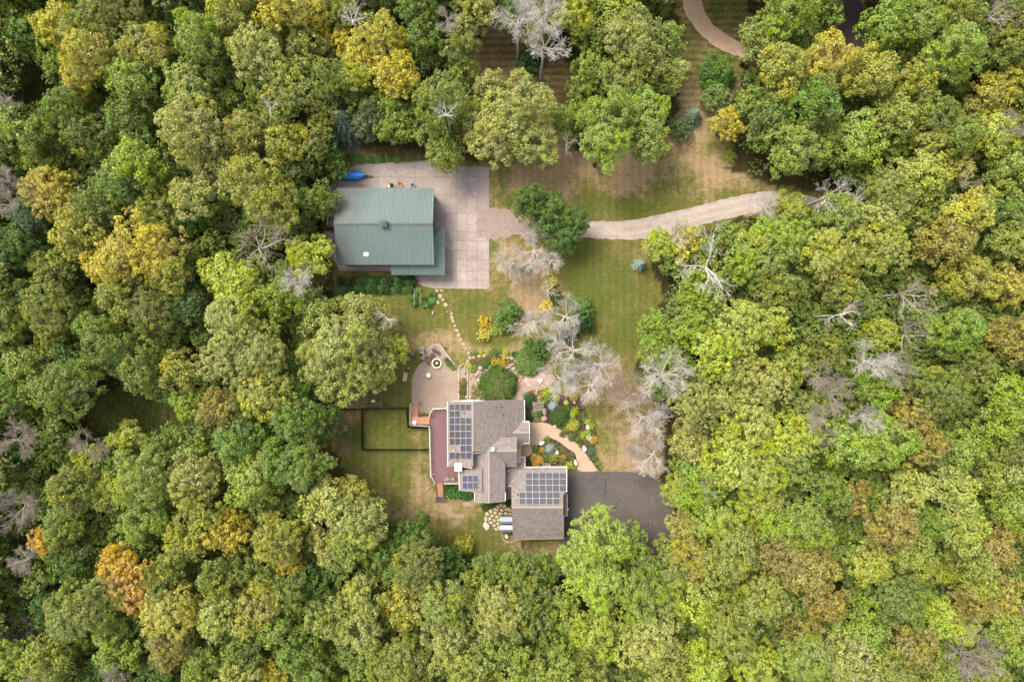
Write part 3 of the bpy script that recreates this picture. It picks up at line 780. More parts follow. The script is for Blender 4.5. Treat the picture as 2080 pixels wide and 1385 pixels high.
# south wing, ridge at 993.7
zS = 6.5
pSw = plane_x(993.7, zS, 0.2); pSe = plane_x(993.7, zS, -0.5)
roof(pSw, [(961, 920), (993.7, 916), (993.7, 1020), (964.4, 1017), (964.4, 1000), (961, 1000)])
roof(pSe, [(993.7, 916), (1026, 940), (1026, 1016.7), (993.7, 1020)])
# flatter slope with the small array
pD = plane_x(978.5, 6.55, 0.3)
roof(pD, [(932, 955.5), (978.5, 950), (979.5, 998.5), (934, 995)])
# east cross gable, ridge at y 916
pGn = plane_y(916, zS, -0.72); pGs = plane_y(916, zS, 0.72)
roof(pGn, [(985, 916), (1014, 888.7), (1049.6, 888.7), (1050.4, 916)])
roof(pGs, [(985, 916), (1050.4, 916), (1049.6, 948.3), (1014, 948.3)])
# small entry gable, ridge at y 879
pEn = plane_y(879, 4.15, -0.55); pEs = plane_y(879, 4.15, 0.55)
roof(pEn, [(1034, 879), (1046, 856.5), (1074, 856.5), (1074.6, 879)])
roof(pEs, [(1034, 879), (1074.6, 879), (1074, 899.8), (1046, 899.8)])
# link roof between house and garage
pLn = plane_y(984, 3.9, -0.28); pLs = plane_y(984, 3.9, 0.4)
roof(pLn, [(1020, 928.5), (1066, 928.5), (1066, 950), (1066, 984), (1020, 984)])
roof(pLs, [(1020, 984), (1060, 984), (1060, 1013), (1020, 1013)])
# garage, ridge at y 1031
zG = 6.0
pNn = plane_y(1031, zG, -0.53); pNs = plane_y(1031, zG, 0.53)
roof(pNn, [(1066, 949.5), (1150.6, 948.5), (1150.6, 999), (1144, 1003), (1144, 1031), (1039, 1031), (1039, 989), (1030, 988)])
roof(pNs, [(1039, 1031), (1144, 1031), (1144.4, 1092.8), (1042.5, 1094.9)])
MB().prism([P2(*p, 3.0) for p in [(925,821),(936,813.4),(962,812.6),(988,814.6),(1000,821)]], 2.7, 3.0).build('bay_roof', M['white'], house)
pOv = plane_x(1142, 3.3, -0.2)
roof(pOv, [(1141.5, 1004), (1152, 1004), (1152, 1047), (1141.5, 1047)], 'canopy_roof', th=.12)
# ridge caps
def cap(p0, p1, w=0.26, m='ridge_shingle'):
    a = Vector(p0); b = Vector(p1); d = (b-a).normalized(); n = Vector((-d.y, d.x, 0)).normalized()*w/2
    mb = MB(); up = Vector((0, 0, .05)); dn = Vector((0, 0, -.03))
    vs = [a-n+dn, b-n+dn, b+n+dn, a+n+dn, a+up, b+up]
    mb.add([tuple(v) for v in vs], [(0,1,5,4), (2,3,4,5), (1,2,5), (3,0,4), (3,2,1,0)])
    mb.build('ridge_cap', M[m], house)
M['ridge_shingle'] = mat('ridge_shingle', alb(186,172,160), alb(160,148,138), 3, 12, .3, .9, .3)
cap(pAe.at(961, 816.6, .02), pAe.at(961, 917, .02))
cap(pSe.at(993.7, 918, .02), pSe.at(993.7, 1019.6, .02))
cap(pGn.at(991, 916, .02), pGn.at(1050.2, 916, .02))
cap(pEn.at(1041, 879, .02), pEn.at(1074.2, 879, .02))
cap(pNn.at(1039.2, 1031, .02), pNn.at(1143.8, 1031, .02))
# white rake boards and gutters, butted just outside the roof edges
def trim(pl, p0, p1, w=0.12, name='fascia', up=0.03, drop=.2, m='trim'):
    w *= .72
    a = Vector(pl.at(*p0)); b = Vector(pl.at(*p1)); d = (b-a).normalized(); n = Vector((-d.y, d.x, 0)).normalized()*w/2
    vs = []
    for dz in (up, -drop-.02):
        for q in (a-n, b-n, b+n, a+n): vs.append((q.x, q.y, q.z+dz))
    MB().add(vs, [(0,1,2,3),(7,6,5,4),(0,4,5,1),(1,5,6,2),(2,6,7,3),(3,7,4,0)]).build(name, M[m], house)
trim(pAw, (908.6, 816), (909.4, 947.6), .16, 'gutter')
trim(pAw, (909.6, 816), (961, 815.6), m='ridge_shingle'); trim(pAe, (961, 815.6), (1064.6, 811.6), m='ridge_shingle')
trim(pAe, (1065, 812), (1065.8, 857), .14, 'gutter')
trim(pEn, (1047, 855.8), (1074.6, 855.8)); trim(pEn, (1075, 856), (1075.4, 879)); trim(pEs, (1075.4, 879), (1075, 900)); trim(pEs, (1050, 900.4), (1075, 900.4))
trim(pD, (931.4, 955), (933.4, 995.6), .14, 'gutter'); trim(pD, (933.5, 995.8), (964, 998), m='ridge_shingle')
trim(pSw, (963.9, 1000), (963.9, 1017.5), .14, 'gutter'); trim(pSw, (964, 1017.8), (993.7, 1020.8), m='ridge_shingle'); trim(pSe, (993.7, 1020.8), (1026, 1017.4), m='ridge_shingle'); trim(pSe, (1026.5, 1000), (1026.5, 1017), .14, 'gutter')
trim(pLn, (1066.6, 928), (1066.6, 949), .12); trim(pLn, (1050, 928), (1066, 928)); trim(pNn, (1066, 948.8), (1151, 947.8), .14, 'gutter')
trim(pNn, (1151.2, 948), (1151.2, 999), .12); trim(pNs, (1144.8, 1047), (1145, 1093), .1, m='ridge_shingle'); trim(pNs, (1042.5, 1095.4), (1144.4, 1093.4), .1, 'gutter', m='ridge_shingle')
trim(pOv, (1141.5, 1003.4), (1152, 1003.4), .1); trim(pOv, (1152.4, 1004), (1152.4, 1047), .1); trim(pOv, (1141.5, 1047.6), (1152, 1047.6), .1)
# walls, following the roof undersides
def wall(px0, py0, px1, py1, z1, zr=2.6, name='wall', z0=0):
    a = P(px0, py0, zr); b = P(px1, py1, zr)
    MB().box(((a[0]+b[0])/2, (a[1]+b[1])/2, z0), (abs(b[0]-a[0]), abs(b[1]-a[1]), z1-z0)).build(name, M['siding'], house)
wall(915, 822, 1058, 940, 3.2, 3.2)
# north gable wall (rises with the roof) and its white band
def gable_wall(pxs, py, planes, zr, m, t=0.2, sink=.25, z0=0.0):
    top = []
    for px in pxs:
        x_, y_ = P(px, py, zr)[:2]
        top.append((x_, min(p.z(x_, y_) for p in planes) - sink))
    y_ = P(pxs[0], py, zr)[1]
    prof = [(top[0][0], z0)] + top + [(top[-1][0], z0)]
    n = len(prof)
    vs = [(a, y_, b) for a, b in prof] + [(a, y_-t, b) for a, b in prof]
    MB().add(vs, [tuple(range(n)), tuple(range(n, 2*n))[::-1]] + [(i, n+i, n+(i+1)%n, (i+1)%n) for i in range(n)]).build('gable_wall', m, house)
gable_wall([914, 961, 1060], 819.5, [pAw, pAe], 5, M['white'])
gable_wall([914, 961], 943, [pAw, pAe], 5, M['siding'])
gable_wall([961.5, 1000], 914, [pAe], 5, M['siding'])
gable_wall([968, 993.7, 1022], 1012, [pSw, pSe], 4, M['siding'])
wall(940, 960, 961, 990, 4.0, 4.0); wall(970, 958, 1018, 1009, 3.6, 3.6); wall(990, 893, 1046, 944, 4.2, 4.2); wall(1040, 860, 1070, 896, 2.7, 2.7)
wall(1030, 932, 1062, 1009, 2.3, 2.5); wall(1043, 954, 1138, 1089, 2.8, 3.0)
wall(915, 826, 925, 940, 4.6, 4.6)
# garage doors on the right side of the garage
for py in (1013, 1034, 1065):
    a = P(1138.6, py, 1.2)
    g = MB().box((a[0]+.06, a[1], .05), (.08, 2.3, 2.2)).build('garage_door', M['trim'], house)
for (px, py) in ((1050.6, 907),):
    a = P(px, py, 1.1); MB().box((a[0]+.05, a[1], .05), (.08, 1.0, 2.05)).build('door', M['dark'], house)
for py in (835, 860, 890, 915):
    a = P(914.4, py, 3.4); MB().box((a[0]-.04, a[1], 2.6), (.06, 1.4, 1.4)).build('window', M['darkglass'], house)
# chimney, vents, pipes
a = P(931, 948.5, 6.6)
ch = MB().box((a[0], a[1], 2.2), (.95, .95, 4.4)).build('chimney', M['white'], house)
MB().box((a[0], a[1], 6.6), (1.08, 1.08, .1)).build('chimney_cap', M['white'], ch, origin=tuple(house.location))
def vent(pl, px, py, r, h, m, name='vent_pipe', n=10):
    a = pl.at(px, py); MB().cyl((a[0], a[1], a[2]-.1), r, h+.1, n).build(name, m, house)
vent(pSw, 1001.5, 911.5, .28, .4, M['white'], 'roof_vent', 8)
vent(pAw, 943, 838.5, .09, .3, M['dark']); vent(pAw, 929.5, 934, .09, .3, M['dark']); vent(pAe, 1019, 826, .12, .3, M['dark']); vent(pAe, 1021, 842, .1, .3, M['dark']); vent(pAe, 1008, 826, .08, .3, M['dark'])
vent(pLn, 1033.5, 955.5, .12, .25, M['trim']); vent(pNn, 1051.5, 1003.5, .1, .3, M['dark'])
a = pNn.at(1050.5, 995.5); MB().box((a[0], a[1], a[2]-.15), (.42, .42, .3)).build('roof_vent', M['ridge_shingle'], house)
a = pAw.at(921, 914.5); MB().box((a[0], a[1], a[2]-.05), (.12, .12, .3)).build('vent_pipe', M['white'], house)
# solar panels: each one a part
def panel(pl, x0, y0, x1, y1, colr, mk):
    q = [pl.at(x0, y1, .14), pl.at(x1, y1, .14), pl.at(x1, y0, .14), pl.at(x0, y0, .14)]
    n = Vector((-pl.a, -pl.b, 1)).normalized()
    cx = Vector((0, 0, 0))
    for p in q: cx += Vector(p)/4
    mb = MB().slab(q, .05, 0)
    ins = []
    for p in q:
        v = Vector(p)
        d = v - cx
        ins.append(tuple(cx + d*0.965 + n*.006))
    mb.add(ins, [(0,1,2,3)], 1)
    o = mb.build('solar_panel', [M['frame'], M[mk]], house)
    o.color = colr + (1,)
PC = {'b': alb(56, 58, 112, 0.24), 'p': alb(92, 84, 108, 0.2), 'g': alb(84, 84, 84, 0.2), 'o': alb(86, 78, 66, 0.2), 's': alb(84, 78, 94, 0.2)}
xsA = [912.3 + 11.15*k for k in range(5)]
ysA = [820.3, 833.9, 847.7, 861.7, 875.7, 889.8, 904.0, 918.2, 932.0]
rowsA = ['ppsg', 'ggxx', 'gppg', 'bgsg', 'gogp', 'obsb', 'xxbo', 'bogb']
for r_, row in enumerate(rowsA):
    for k, ch_ in enumerate(row):
        if ch_ == 'x': continue
        o_ = 0.8 * r_ / 7
        panel(pAw, xsA[k]+.12+o_, ysA[r_]+.12, xsA[k+1]-.12+o_, ysA[r_+1]-.12, PC[ch_], 'panelh')
xsG = [1067.6 + 13.75*k for k in range(7)]
ysG = [959.8, 972.2, 984.9, 998.2]
for r_ in range(3):
    for k in range(6): panel(pNn, xsG[k]+.12, ysG[r_]+.12, xsG[k+1]-.12, ysG[r_+1]-.12, tuple(v*rng.uniform(.9, 1.1) for v in PC['s']), 'panelv')
ysG2 = [999.3, 1011.8, 1024.4]
for r_ in range(2):
    for k in range(6): panel(pNn, xsG[k]-13.1+.12, ysG2[r_]+.12, xsG[k+1]-13.1-.12, ysG2[r_+1]-.12, tuple(v*rng.uniform(.9, 1.1) for v in PC['s']), 'panelv')
for r_, row in enumerate(['bob', 'bbo']):
    for k, ch_ in enumerate(row): panel(pD, 939.1+10.8*k+.3, 965+14.2*r_+.3, 949.9+10.8*k-.3, 979.2+14.2*r_-.3, PC[ch_] if ch_ == 'o' else alb(44, 60, 122, 0.26), 'panelh')
# two silver bulkhead roofs on the garage wall
for k, (y0, y1) in enumerate([(1050.2, 1064.8), (1067.6, 1082)]):
    z = 1.9
    a = P(1015.4, (y0+y1)/2, z); b = P(1043, (y0+y1)/2, z); h_ = (y1-y0)/S/2
    t = thing('metal_shed', ['upper of two silver ridged metal sheds beside the garage', 'lower of two silver ridged metal sheds beside the garage'][k], 'shed', (a[0]+1, a[1], 0), 'silver sheds on the garage wall')
    mb = MB(); nn = 5; pr_ = [(a[1]+h_*f_, z-.5+q_) for f_, q_ in ((.98, .1), (.9, .16), (-.1, .5), (-.75, .14), (-.98, .0))]
    vs = [(a[0], p, q) for p, q in pr_] + [(b[0], p, q) for p, q in pr_] + [(a[0], p, q-.05) for p, q in pr_] + [(b[0], p, q-.05) for p, q in pr_]
    fs = [(i, i+1, nn+i+1, nn+i) for i in range(nn-1)] + [(2*nn+i, 2*nn+i+1, 3*nn+i+1, 3*nn+i) for i in range(nn-1)] + [(i, i+1, 2*nn+i+1, 2*nn+i) for i in range(nn-1)]
    mb.add(vs, fs).build('shed_roof', M['silver'], t)
    MB().box(((a[0]+b[0])/2, a[1], 0), (b[0]-a[0]-.15, 2*h_-.15, z-.42)).build('shed_body', M['barnwall'], t)

# ---- deck, railings, stairs
ZD = 2.4
deck = thing('raised_deck', 'long raised deck with reddish brown boards along the left side of the house', 'deck', P(892, 900, 0))
dp = [P2(*p, ZD) for p in [(874.5, 841), (880, 831), (912, 830), (912, 940), (936, 940), (936, 980.5), (893, 980.5), (886, 980), (876.5, 967)]]
MB().prism(dp, ZD-.3, ZD-.035).build('joists', M['wood'], deck)
boards = MB()
minx = min(p[0] for p in dp); maxx = max(p[0] for p in dp); x = minx
while x < maxx:
    q = clip(clip(dp, -1, 0, -(x+.006)), 1, 0, x+.134)
    if area(q) > .02: boards.prism(q, ZD-.03, ZD)
    x += .14
props(boards.build('deck_board', M['deck'], deck), kind='stuff')
def railing(pts, z, parent, m=M['trim'], hgt=1.0, post_every=1.8, balusters=True, lean=None):
    w = [P(p[0], p[1], (p[2] if len(p) > 2 else z)+.5) for p in pts]
    w = [(a[0], a[1], (p[2] if len(p) > 2 else z)) for a, p in zip(w, pts)]
    for i in range(len(w)-1):
        a = Vector(w[i]); b = Vector(w[i+1]); L_ = (b-a).length; d = (b-a)/L_
        MB().tube([tuple(a+Vector((0,0,hgt))), tuple(b+Vector((0,0,hgt)))], .055, 4).build('top_rail', m, parent)
        MB().tube([tuple(a+Vector((0,0,.12))), tuple(b+Vector((0,0,.12)))], .03, 4).build('bottom_rail', m, parent)
        n = max(1, round(L_/post_every))
        for k in range(n+1):
            if k == n and i < len(w)-2: continue
            q = a + d*L_*k/n
            MB().box((q.x, q.y, q.z-.3), (.1, .1, hgt+.36)).build('railing_post', m, parent)
        if balusters:
            nb = int(L_/.16); bb = MB()
            for k in range(1, nb):
                q = a + d*L_*k/nb; bb.box((q.x, q.y, q.z+.12), (.03, .03, hgt-.12))
            if nb > 1: props(bb.build('baluster', m, parent), kind='stuff')
railing([(910, 829), (880, 830), (873.6, 840.5), (873.2, 845)], ZD, deck)
railing([(873, 867.5), (873.6, 900), (874.5, 935), (875.5, 966.5)], ZD, deck)
railing([(903, 981), (934, 981)], ZD, deck)
for (px, py) in ((876, 845), (876, 880), (877, 920), (879, 962), (905, 976), (930, 976)):
    q = P2(px, py, 1.2); MB().box((q[0], q[1], 0), (.16, .16, ZD-.3)).build('support_post', M['wood'], deck)
# small lamp and pink ornament on deck corner
a = P(880.5, 963.5, ZD); props(MB().cyl((a[0], a[1], ZD), .12, .1, 10).cyl((a[0], a[1], ZD+.1), .17, .16, 10, r2=.06).build('flower_pot', mat('pinkpot', alb(225,170,160), None, 2, 9, .1, .7, 0)), 'small pink pot in the lower left corner of the deck', 'pot')
simple_chair(907, 973, M['greywood'], 'garden_chair', 'left of the two pale slatted chairs on the lower end of the deck', z=ZD, rz=0)
simple_chair(918.5, 973, M['greywood'], 'garden_chair', 'right of the two pale slatted chairs on the lower end of the deck', z=ZD, rz=0)
# upper stairs: deck -> landing -> patio
st = thing('deck_stairs', 'L-shaped wooden stairs with a lattice railing going down from the deck to the patio', 'stairs', P(850, 850, 0))
n = 7
for k in range(n):
    px0 = 872.5 - 3.35*(k+1); z = ZD - .17*(k+1)
    a = P(px0, 854, z); MB().box((a[0]+.13, a[1], z-.04), (.205, 1.15, .04)).build('tread', M['treads'], st)
ZL = ZD - .17*8
a = P(842.3, 854, ZL); MB().box((a[0], a[1], ZL-.05), (1.02, 1.15, .05)).build('landing', M['treads'], st)
for k in range(7):
    z = ZL - .15*(k+1); py = 846.5 - 3.7*k
    a = P(842.3, py-1.5, z); MB().box((a[0], a[1], z-.04), (.98, .2, .04)).build('tread', M['treads'], st)
for sgn in (-1, 1):
    y_ = P(0, 854, ZD)[1] + sgn*.6
    a = P(872.5, 854, ZD)[0]; b = P(849, 854, ZL)[0]
    MB().add([(a, y_-.02, ZD-.05), (b, y_-.02, ZL-.05), (b, y_-.02, ZL-.35), (a, y_-.02, ZD-.35), (a, y_+.02, ZD-.05), (b, y_+.02, ZL-.05), (b, y_+.02, ZL-.35), (a, y_+.02, ZD-.35)],
             [(0,1,2,3),(7,6,5,4),(0,4,5,1),(2,6,7,3),(1,5,6,2),(3,7,4,0)]).build('stringer', M['wood'], st)
# walls of the stair enclosure (pale boards) left and below
railing([(835, 819, .15), (833.5, 845, ZL), (834, 863.5, ZL)], ZL, st, M['railwood'])
railing([(834, 863.5, ZL), (850, 864, ZL), (872.5, 865.5, ZD)], ZL, st, M['railwood'])
railing([(851.5, 818.5, .15), (852, 843, ZL)], ZL, st, M['wood'])
for (px, py) in ((836, 850), (849, 861), (836, 862)):
    q = P2(px, py, .5); MB().box((q[0], q[1], 0), (.12, .12, ZL-.05)).build('support_post', M['wood'], st)
a = P(842, 857.5, ZL)
props(MB().cyl((a[0], a[1], ZL), .2, .28, 14, r2=.27).cyl((a[0], a[1], ZL+.28), .3, .05, 14).build('planter', M['white']), 'round white planter on the stair landing', 'planter')
# lower stairs
st2 = thing('yard_stairs', 'straight brown wooden stairs from the lower end of the deck to the lawn', 'stairs', P(893, 995, 0))
for k in range(9):
    z = ZD - .24*(k+1); a = P(893, 981.5+3.3*k, z); MB().box((a[0], a[1], z-.04), (1.0, .19, .04)).build('tread', M['treads'], st2)
for sgn in (-1, 1):
    a = P(893+sgn*7.2, 980, ZD); b = P(893+sgn*7.2, 1010, .1)
    for q_, w_ in ((a, b),):
        MB().tube([(a[0], a[1], ZD-.1), (a[0], b[1], .1)], .07, 4).build('stringer', M['wood'], st2)
    MB().tube([(a[0], a[1], ZD+.9), (a[0], b[1], .9)], .05, 4).build('handrail', M['wood'], st2)
    MB().box((a[0], b[1], 0), (.1, .1, .95)).build('railing_post', M['wood'], st2)
a0 = P(876, 967, ZD+.9); a1 = P(884, 983, ZD+.5)
MB().tube([a0, a1], .05, 4).build('handrail', M['trim'], st2)

# ---- fire pit and seats
c = P(887.4, 737.8, .05)
fp = thing('fire_pit', 'round stone fire pit with a fire burning in it on the patio', 'fire pit', c)
for k in range(14):
    a = 2*math.pi*k/14
    mb = MB(); r0, r1 = .58, .82
    for (r, aa) in ((r0, -.19), (r1, -.19), (r1, .19), (r0, .19)): pass
    poly = [(c[0]+r*math.cos(a+da), c[1]+r*math.sin(a+da)) for r, da in ((r0, -.2), (r1, -.2), (r1, .2), (r0, .2))]
    o = MB().prism(poly, .05, .42, bevel=.03).build('ring_stone', M['stone'], fp)
    o.color = tuple(v*random.Random(k).uniform(.85, 1.1) for v in alb(236, 220, 208, .6)) + (1,)
MB().cyl((c[0], c[1], .052), .57, .06, 18).build('ash_bed', M['ash'], fp)
for k in range(5):
    a = 1.1*k; MB().tube([(c[0]+.4*math.cos(a), c[1]+.4*math.sin(a), .15), (c[0]-.3*math.cos(a+.3), c[1]-.3*math.sin(a+.3), .26)], .06, 6).build('log', M['bark'], fp)
fl = MB(); rf = random.Random(3)
for k in range(9):
    a = rf.uniform(0, 6.28); r = rf.uniform(0, .16); h_ = rf.uniform(.3, .65); x_ = c[0]+r*math.cos(a)-.02; y_ = c[1]+r*math.sin(a)
    fl.tube([(x_, y_, .2), (x_+.02, y_, .2+h_*.4), (x_-.02, y_+.02, .2+h_*.75), (x_+.02, y_+.05, .2+h_)], [.07, .1, .05, .005], 6)
fl.build('flame', M['flame'], fp, smooth=True)
for k, (px, py, lb) in enumerate([(881.6, 711.7, 'brown log stool nearest the top of the patio'), (889.7, 716.3, 'brown log stool straight above the fire pit'), (877.9, 721.6, 'brown log stool in the middle of the arc of stools'), (872.6, 727.4, 'brown log stool second from the lower end of the arc'), (869, 736.4, 'brown log stool left of the fire pit, lowest of the arc'), (865.6, 726.5, 'small brown stump at the patio edge beside the rock pile')]):
    a = P(px, py, .5); rr = .3 if k < 5 else .16
    t = thing('log_stool', lb, 'stool', (a[0], a[1], .05), 'log stools round the fire pit')
    MB().cyl((a[0], a[1], .05), rr*.92, .4, 14).build('stump', M['bark'], t)
    MB().cyl((a[0], a[1], .45), rr*1.05, .06, 14).build('seat', mat('stool_top', alb(112, 92, 78), alb(92, 72, 62), 3, 16, .3, .85, .2), t)
a = P(870.5, 762, .4)
t = thing('round_table', 'small round white table on the patio below the fire pit', 'table', (a[0], a[1], .05))
MB().cyl((a[0], a[1], .42), .36, .05, 20).build('table_top', M['trim'], t)
MB().cyl((a[0], a[1], .05), .06, .37, 8).build('leg', M['trim'], t)
MB().cyl((a[0], a[1], .05), .2, .04, 14).build('base', M['trim'], t)
# patio kerb: ring of flat edging stones
kerb = thing('patio_edging', 'low edging of pale flat stones round the upper rim of the patio', 'edging', P(889, 720, 0))
kp = [P2(*p) for p in [(866,716),(869,709),(874,705),(879,702),(885,700),(890,699.5),(896,703),(901,710),(907,719),(915,729.5),(922,738.5),(929,746.5)]]
kr = random.Random(8)
for i in range(len(kp)-1):
    a, b = kp[i], kp[i+1]; L_ = math.hypot(b[0]-a[0], b[1]-a[1]); nn = max(1, round(L_/.4)); ang = math.atan2(b[1]-a[1], b[0]-a[0])
    for k in range(nn):
        t_ = (k+.5)/nn
        o = MB().box((a[0]+(b[0]-a[0])*t_, a[1]+(b[1]-a[1])*t_, 0), (L_/nn-.03, .26, .16+kr.uniform(0, .05)), ang).build('stone', M['stone'], kerb)
        o.color = tuple(v*kr.uniform(.8, 1.1) for v in alb(206, 184, 164)) + (1,)
wallp = thing('garden_kerb', 'thin pale kerb between the patio and the rock garden', 'edging', P(932, 780, 0))
for k in range(12):
    a = P2(932.2, 748+6.2*k); b = P2(932.6, 753.6+6.2*k)
    o = MB().box(((a[0]+b[0])/2, (a[1]+b[1])/2, 0), (.16, .43, .2)).build('stone', M['stone'], wallp); o.color = tuple(v*kr.uniform(.9, 1.1) for v in alb(222, 206, 188)) + (1,)
for k in range(11):
    a = P2(949.6, 757+5.8*k); 
    o = MB().box((a[0], a[1], 0), (.14, .4, .2)).build('stone', M['stone'], wallp); o.color = tuple(v*kr.uniform(.9, 1.1) for v in alb(214, 198, 184)) + (1,)
for k in range(5):
    a = P2(929.5+2.6*k, 749-2.3*k)
    o = MB().box((a[0], a[1], 0), (.22, .75, .12+.07*k), -.75).build('step', M['stone'], wallp); o.color = tuple(v*kr.uniform(.9, 1.1) for v in alb(186, 160, 140)) + (1,)

# ---- rocks
def rock_mesh(sx, sy, sz, seed):
    bm = bmesh.new(); bmesh.ops.create_icosphere(bm, subdivisions=2, radius=1)
    rg = random.Random(seed); ks = [(Vector((rg.gauss(0,1), rg.gauss(0,1), rg.gauss(0,.6))).normalized(), rg.uniform(.55, .95)) for _ in range(9)]
    for v in bm.verts:
        co = v.co.copy()
        for d, l in ks:
            e = co.dot(d)
            if e > l: co -= d*(e-l)
        v.co = Vector((co.x*sx, co.y*sy, (co.z*.8+.35)*sz)) * 1.15
    me = bpy.data.meshes.new('rock'); bm.to_mesh(me); bm.free(); me.materials.append(M['stone'])
    return me
def rock(px, py, rx, ry, rz, h_, col, label=None, seed=0, name='boulder', parent=None, z=0.0, cat='boulder', group=None):
    me = rock_mesh(rx/S, ry/S, h_, seed); o = bpy.data.objects.new(name, me); COL.objects.link(o)
    p = P(px, py, z+h_*.5); o.location = (p[0], p[1], z)
    o.rotation_euler = (0, 0, rz); o.color = col + (1,)
    if parent is not None:
        o.parent = parent; o.location = (p[0]-parent.location[0], p[1]-parent.location[1], z)
    else: props(o, label, cat, group)
    return o
WH = alb(244, 236, 226, .72); TN = alb(202, 178, 156); PK = alb(204, 186, 164, .5)
for i, (px, py, rx, ry, rz, h_, col, lb) in enumerate([
    (1100, 899.6, 6, 4.2, .3, .5, WH, 'white boulder at the upper left rim of the inner flower bed'),
    (1131.8, 919.5, 3.4, 4.4, .4, .45, WH, 'white boulder right of the blue spruce in the inner bed'),
    (1169.5, 940, 3.6, 6, -.1, .55, WH, 'pointed white boulder where the walk nears the garage corner'),
    (1187.7, 911.6, 5, 6.2, .7, .55, WH, 'white boulder on the outer edge of the front walk'),
    (1193.5, 867.5, 3.6, 5, .2, .5, WH, 'white block-like boulder among the lime shrubs of the outer bed'),
    (1127, 866, 4, 2.2, .1, .25, alb(226, 206, 160, .6), 'small cream rock at the inner edge of the bed by the walk'),
    (1166.7, 817.7, 2.2, 1.6, .3, .2, WH, 'tiny white rock in the dark mulch below the orange flowers'),
    (1098.3, 774, 5, 6, .2, .6, alb(232, 216, 200, .62), 'large pale boulder on the gravel mound under the dead tree'),
    (987.6, 1067.6, 7.5, 8.5, .2, .25, alb(228, 206, 186), 'big flat pale stone at the left end of the flagstones'),
    (1030, 1089.8, 3.3, 5.2, .6, .5, alb(240, 226, 205, .66), 'cream boulder in the round bed beside the garage'),
    (880, 636, 2.2, 6.5, -.35, .35, alb(200, 180, 150), 'long tan stone lying below the vegetable plot'),
    (866.5, 621, 2.6, 2.6, 0, .5, alb(176, 158, 140), 'round brown stone in the lower vegetable plot'),
    (837.5, 719, 3.6, 3.2, .2, .4, alb(178, 158, 140), 'round brownish boulder on the lawn left of the rock pile'),
    (832.2, 714.5, 1.8, 2.2, .2, .4, WH, 'little white rock beside the lime green tree'),
    (829.7, 747, 1.6, 1.4, .2, .3, WH, 'little white rock above the bench'),
    (1154, 894, 3.5, 2, .4, .25, TN, 'flat tan rock at the edge of the walk'),
    ]):
    rock(px, py, rx, ry, rz, h_, col, lb, 50+i)
# rock pile of the dry waterfall
rp = thing('rock_pile', 'tumbled pale rocks of a small dry waterfall left of the patio rim', 'rock pile', P(860, 718, 0))
rg = random.Random(2)
for k in range(22):
    px = 858 + rg.uniform(-5, 6); py = 718 + rg.uniform(-13, 12)
    rock(px, py, rg.uniform(1.4, 3), rg.uniform(1.5, 4), rg.uniform(0, 3), rg.uniform(.2, .5), tuple(v*rg.uniform(.75, 1.15) for v in alb(206, 188, 176)), seed=k, name='rock', parent=rp, z=rg.uniform(0, .2))
for (a0, a1) in (((857.5, 706), (861, 722)), ((864, 708), (867, 715))):
    MB().tube([P(*a0, .5), P(*a1, .35)], .12, 6).build('log', M['greywood'], rp)
# arc of stones above the rock garden and scattered rocks
arc = thing('stone_arc', 'arc of flat tan stepping stones above the rock garden', 'stone path', P(1000, 725, 0))
for k, (px, py, rx, ry) in enumerate([(946,740,3.5,5),(950,733,4,5),(955,727.5,4.5,4.5),(962,726,4.8,3.6),(973,723.5,5.5,3.8),(984,722.5,4.8,3.5),(1006,721.5,5,2.8),(1018,721,3.5,3),(1028,725.5,8.5,4),(1041,727,4.5,3.2),(1048.5,733,5,4.2),(1053,740,3.5,5)]):
    rock(px, py, rx, ry, rg.uniform(-.3, .3), .16, tuple(v*rg.uniform(.85, 1.1) for v in alb(196, 166, 146)), seed=100+k, name='stone', parent=arc)
rr = thing('garden_rocks', 'scattered pinkish rocks bordering the gravel of the rock garden', 'rocks', P(1000, 750, 0))
for k in range(120):
    u = rg.random()
    if u < .45: px = rg.uniform(976, 1062); py = 746 + rg.gauss(0, 4) + (px-1015)**2*.004
    elif u < .7: px = rg.uniform(1030, 1062); py = rg.uniform(738, 778)
    elif u < .85: px = rg.uniform(934, 984); py = rg.uniform(752, 775)
    else: px = rg.uniform(948, 984); py = rg.uniform(775, 815)
    rock(px, py, rg.uniform(1.2, 3.4), rg.uniform(1.2, 2.8), rg.uniform(0, 3), rg.uniform(.15, .4), tuple(v*rg.uniform(.8, 1.25) for v in PK), seed=200+k, name='rock', parent=rr)
rock(976, 747.5, 5, 5, .2, .6, alb(196, 176, 166), 'rounded grey-pink boulder at the left of the soil crescent', 301)
rock(1029, 747, 5.5, 3.8, .1, .5, alb(186, 166, 144), 'broad brown boulder below the yellow groundcover', 302)
# pebbly mound
mound = MB(); nn = 20; c = P(1092, 772, 0)
mv = [(c[0], c[1], .55)]
for ring, (f_, zz) in enumerate(((.35, .48), (.7, .25), (1.0, .0))):
    for k in range(nn): a = 2*math.pi*k/nn; mv.append((c[0]+2.15*f_*math.cos(a), c[1]+1.25*f_*math.sin(a), zz))
mf = [(0, 1+k, 1+(k+1)%nn) for k in range(nn)]
for rgx in range(2):
    for k in range(nn): mf.append((1+rgx*nn+k, 1+(rgx+1)*nn+k, 1+(rgx+1)*nn+(k+1)%nn, 1+rgx*nn+(k+1)%nn))
mound.add(mv, mf)
props(mound.build('pebble_mound', mat('pebbles', alb(206,182,158), alb(160,136,116), 5, 14, .5, .95, .9, 9), smooth=True), 'low mound of cream pebbles beside the white dead tree', None, None, 'structure')
pb = thing('pebbles', 'loose cream cobbles spread over the pebble mound', None, (c[0], c[1], 0), None, 'stuff')
pm = MB()
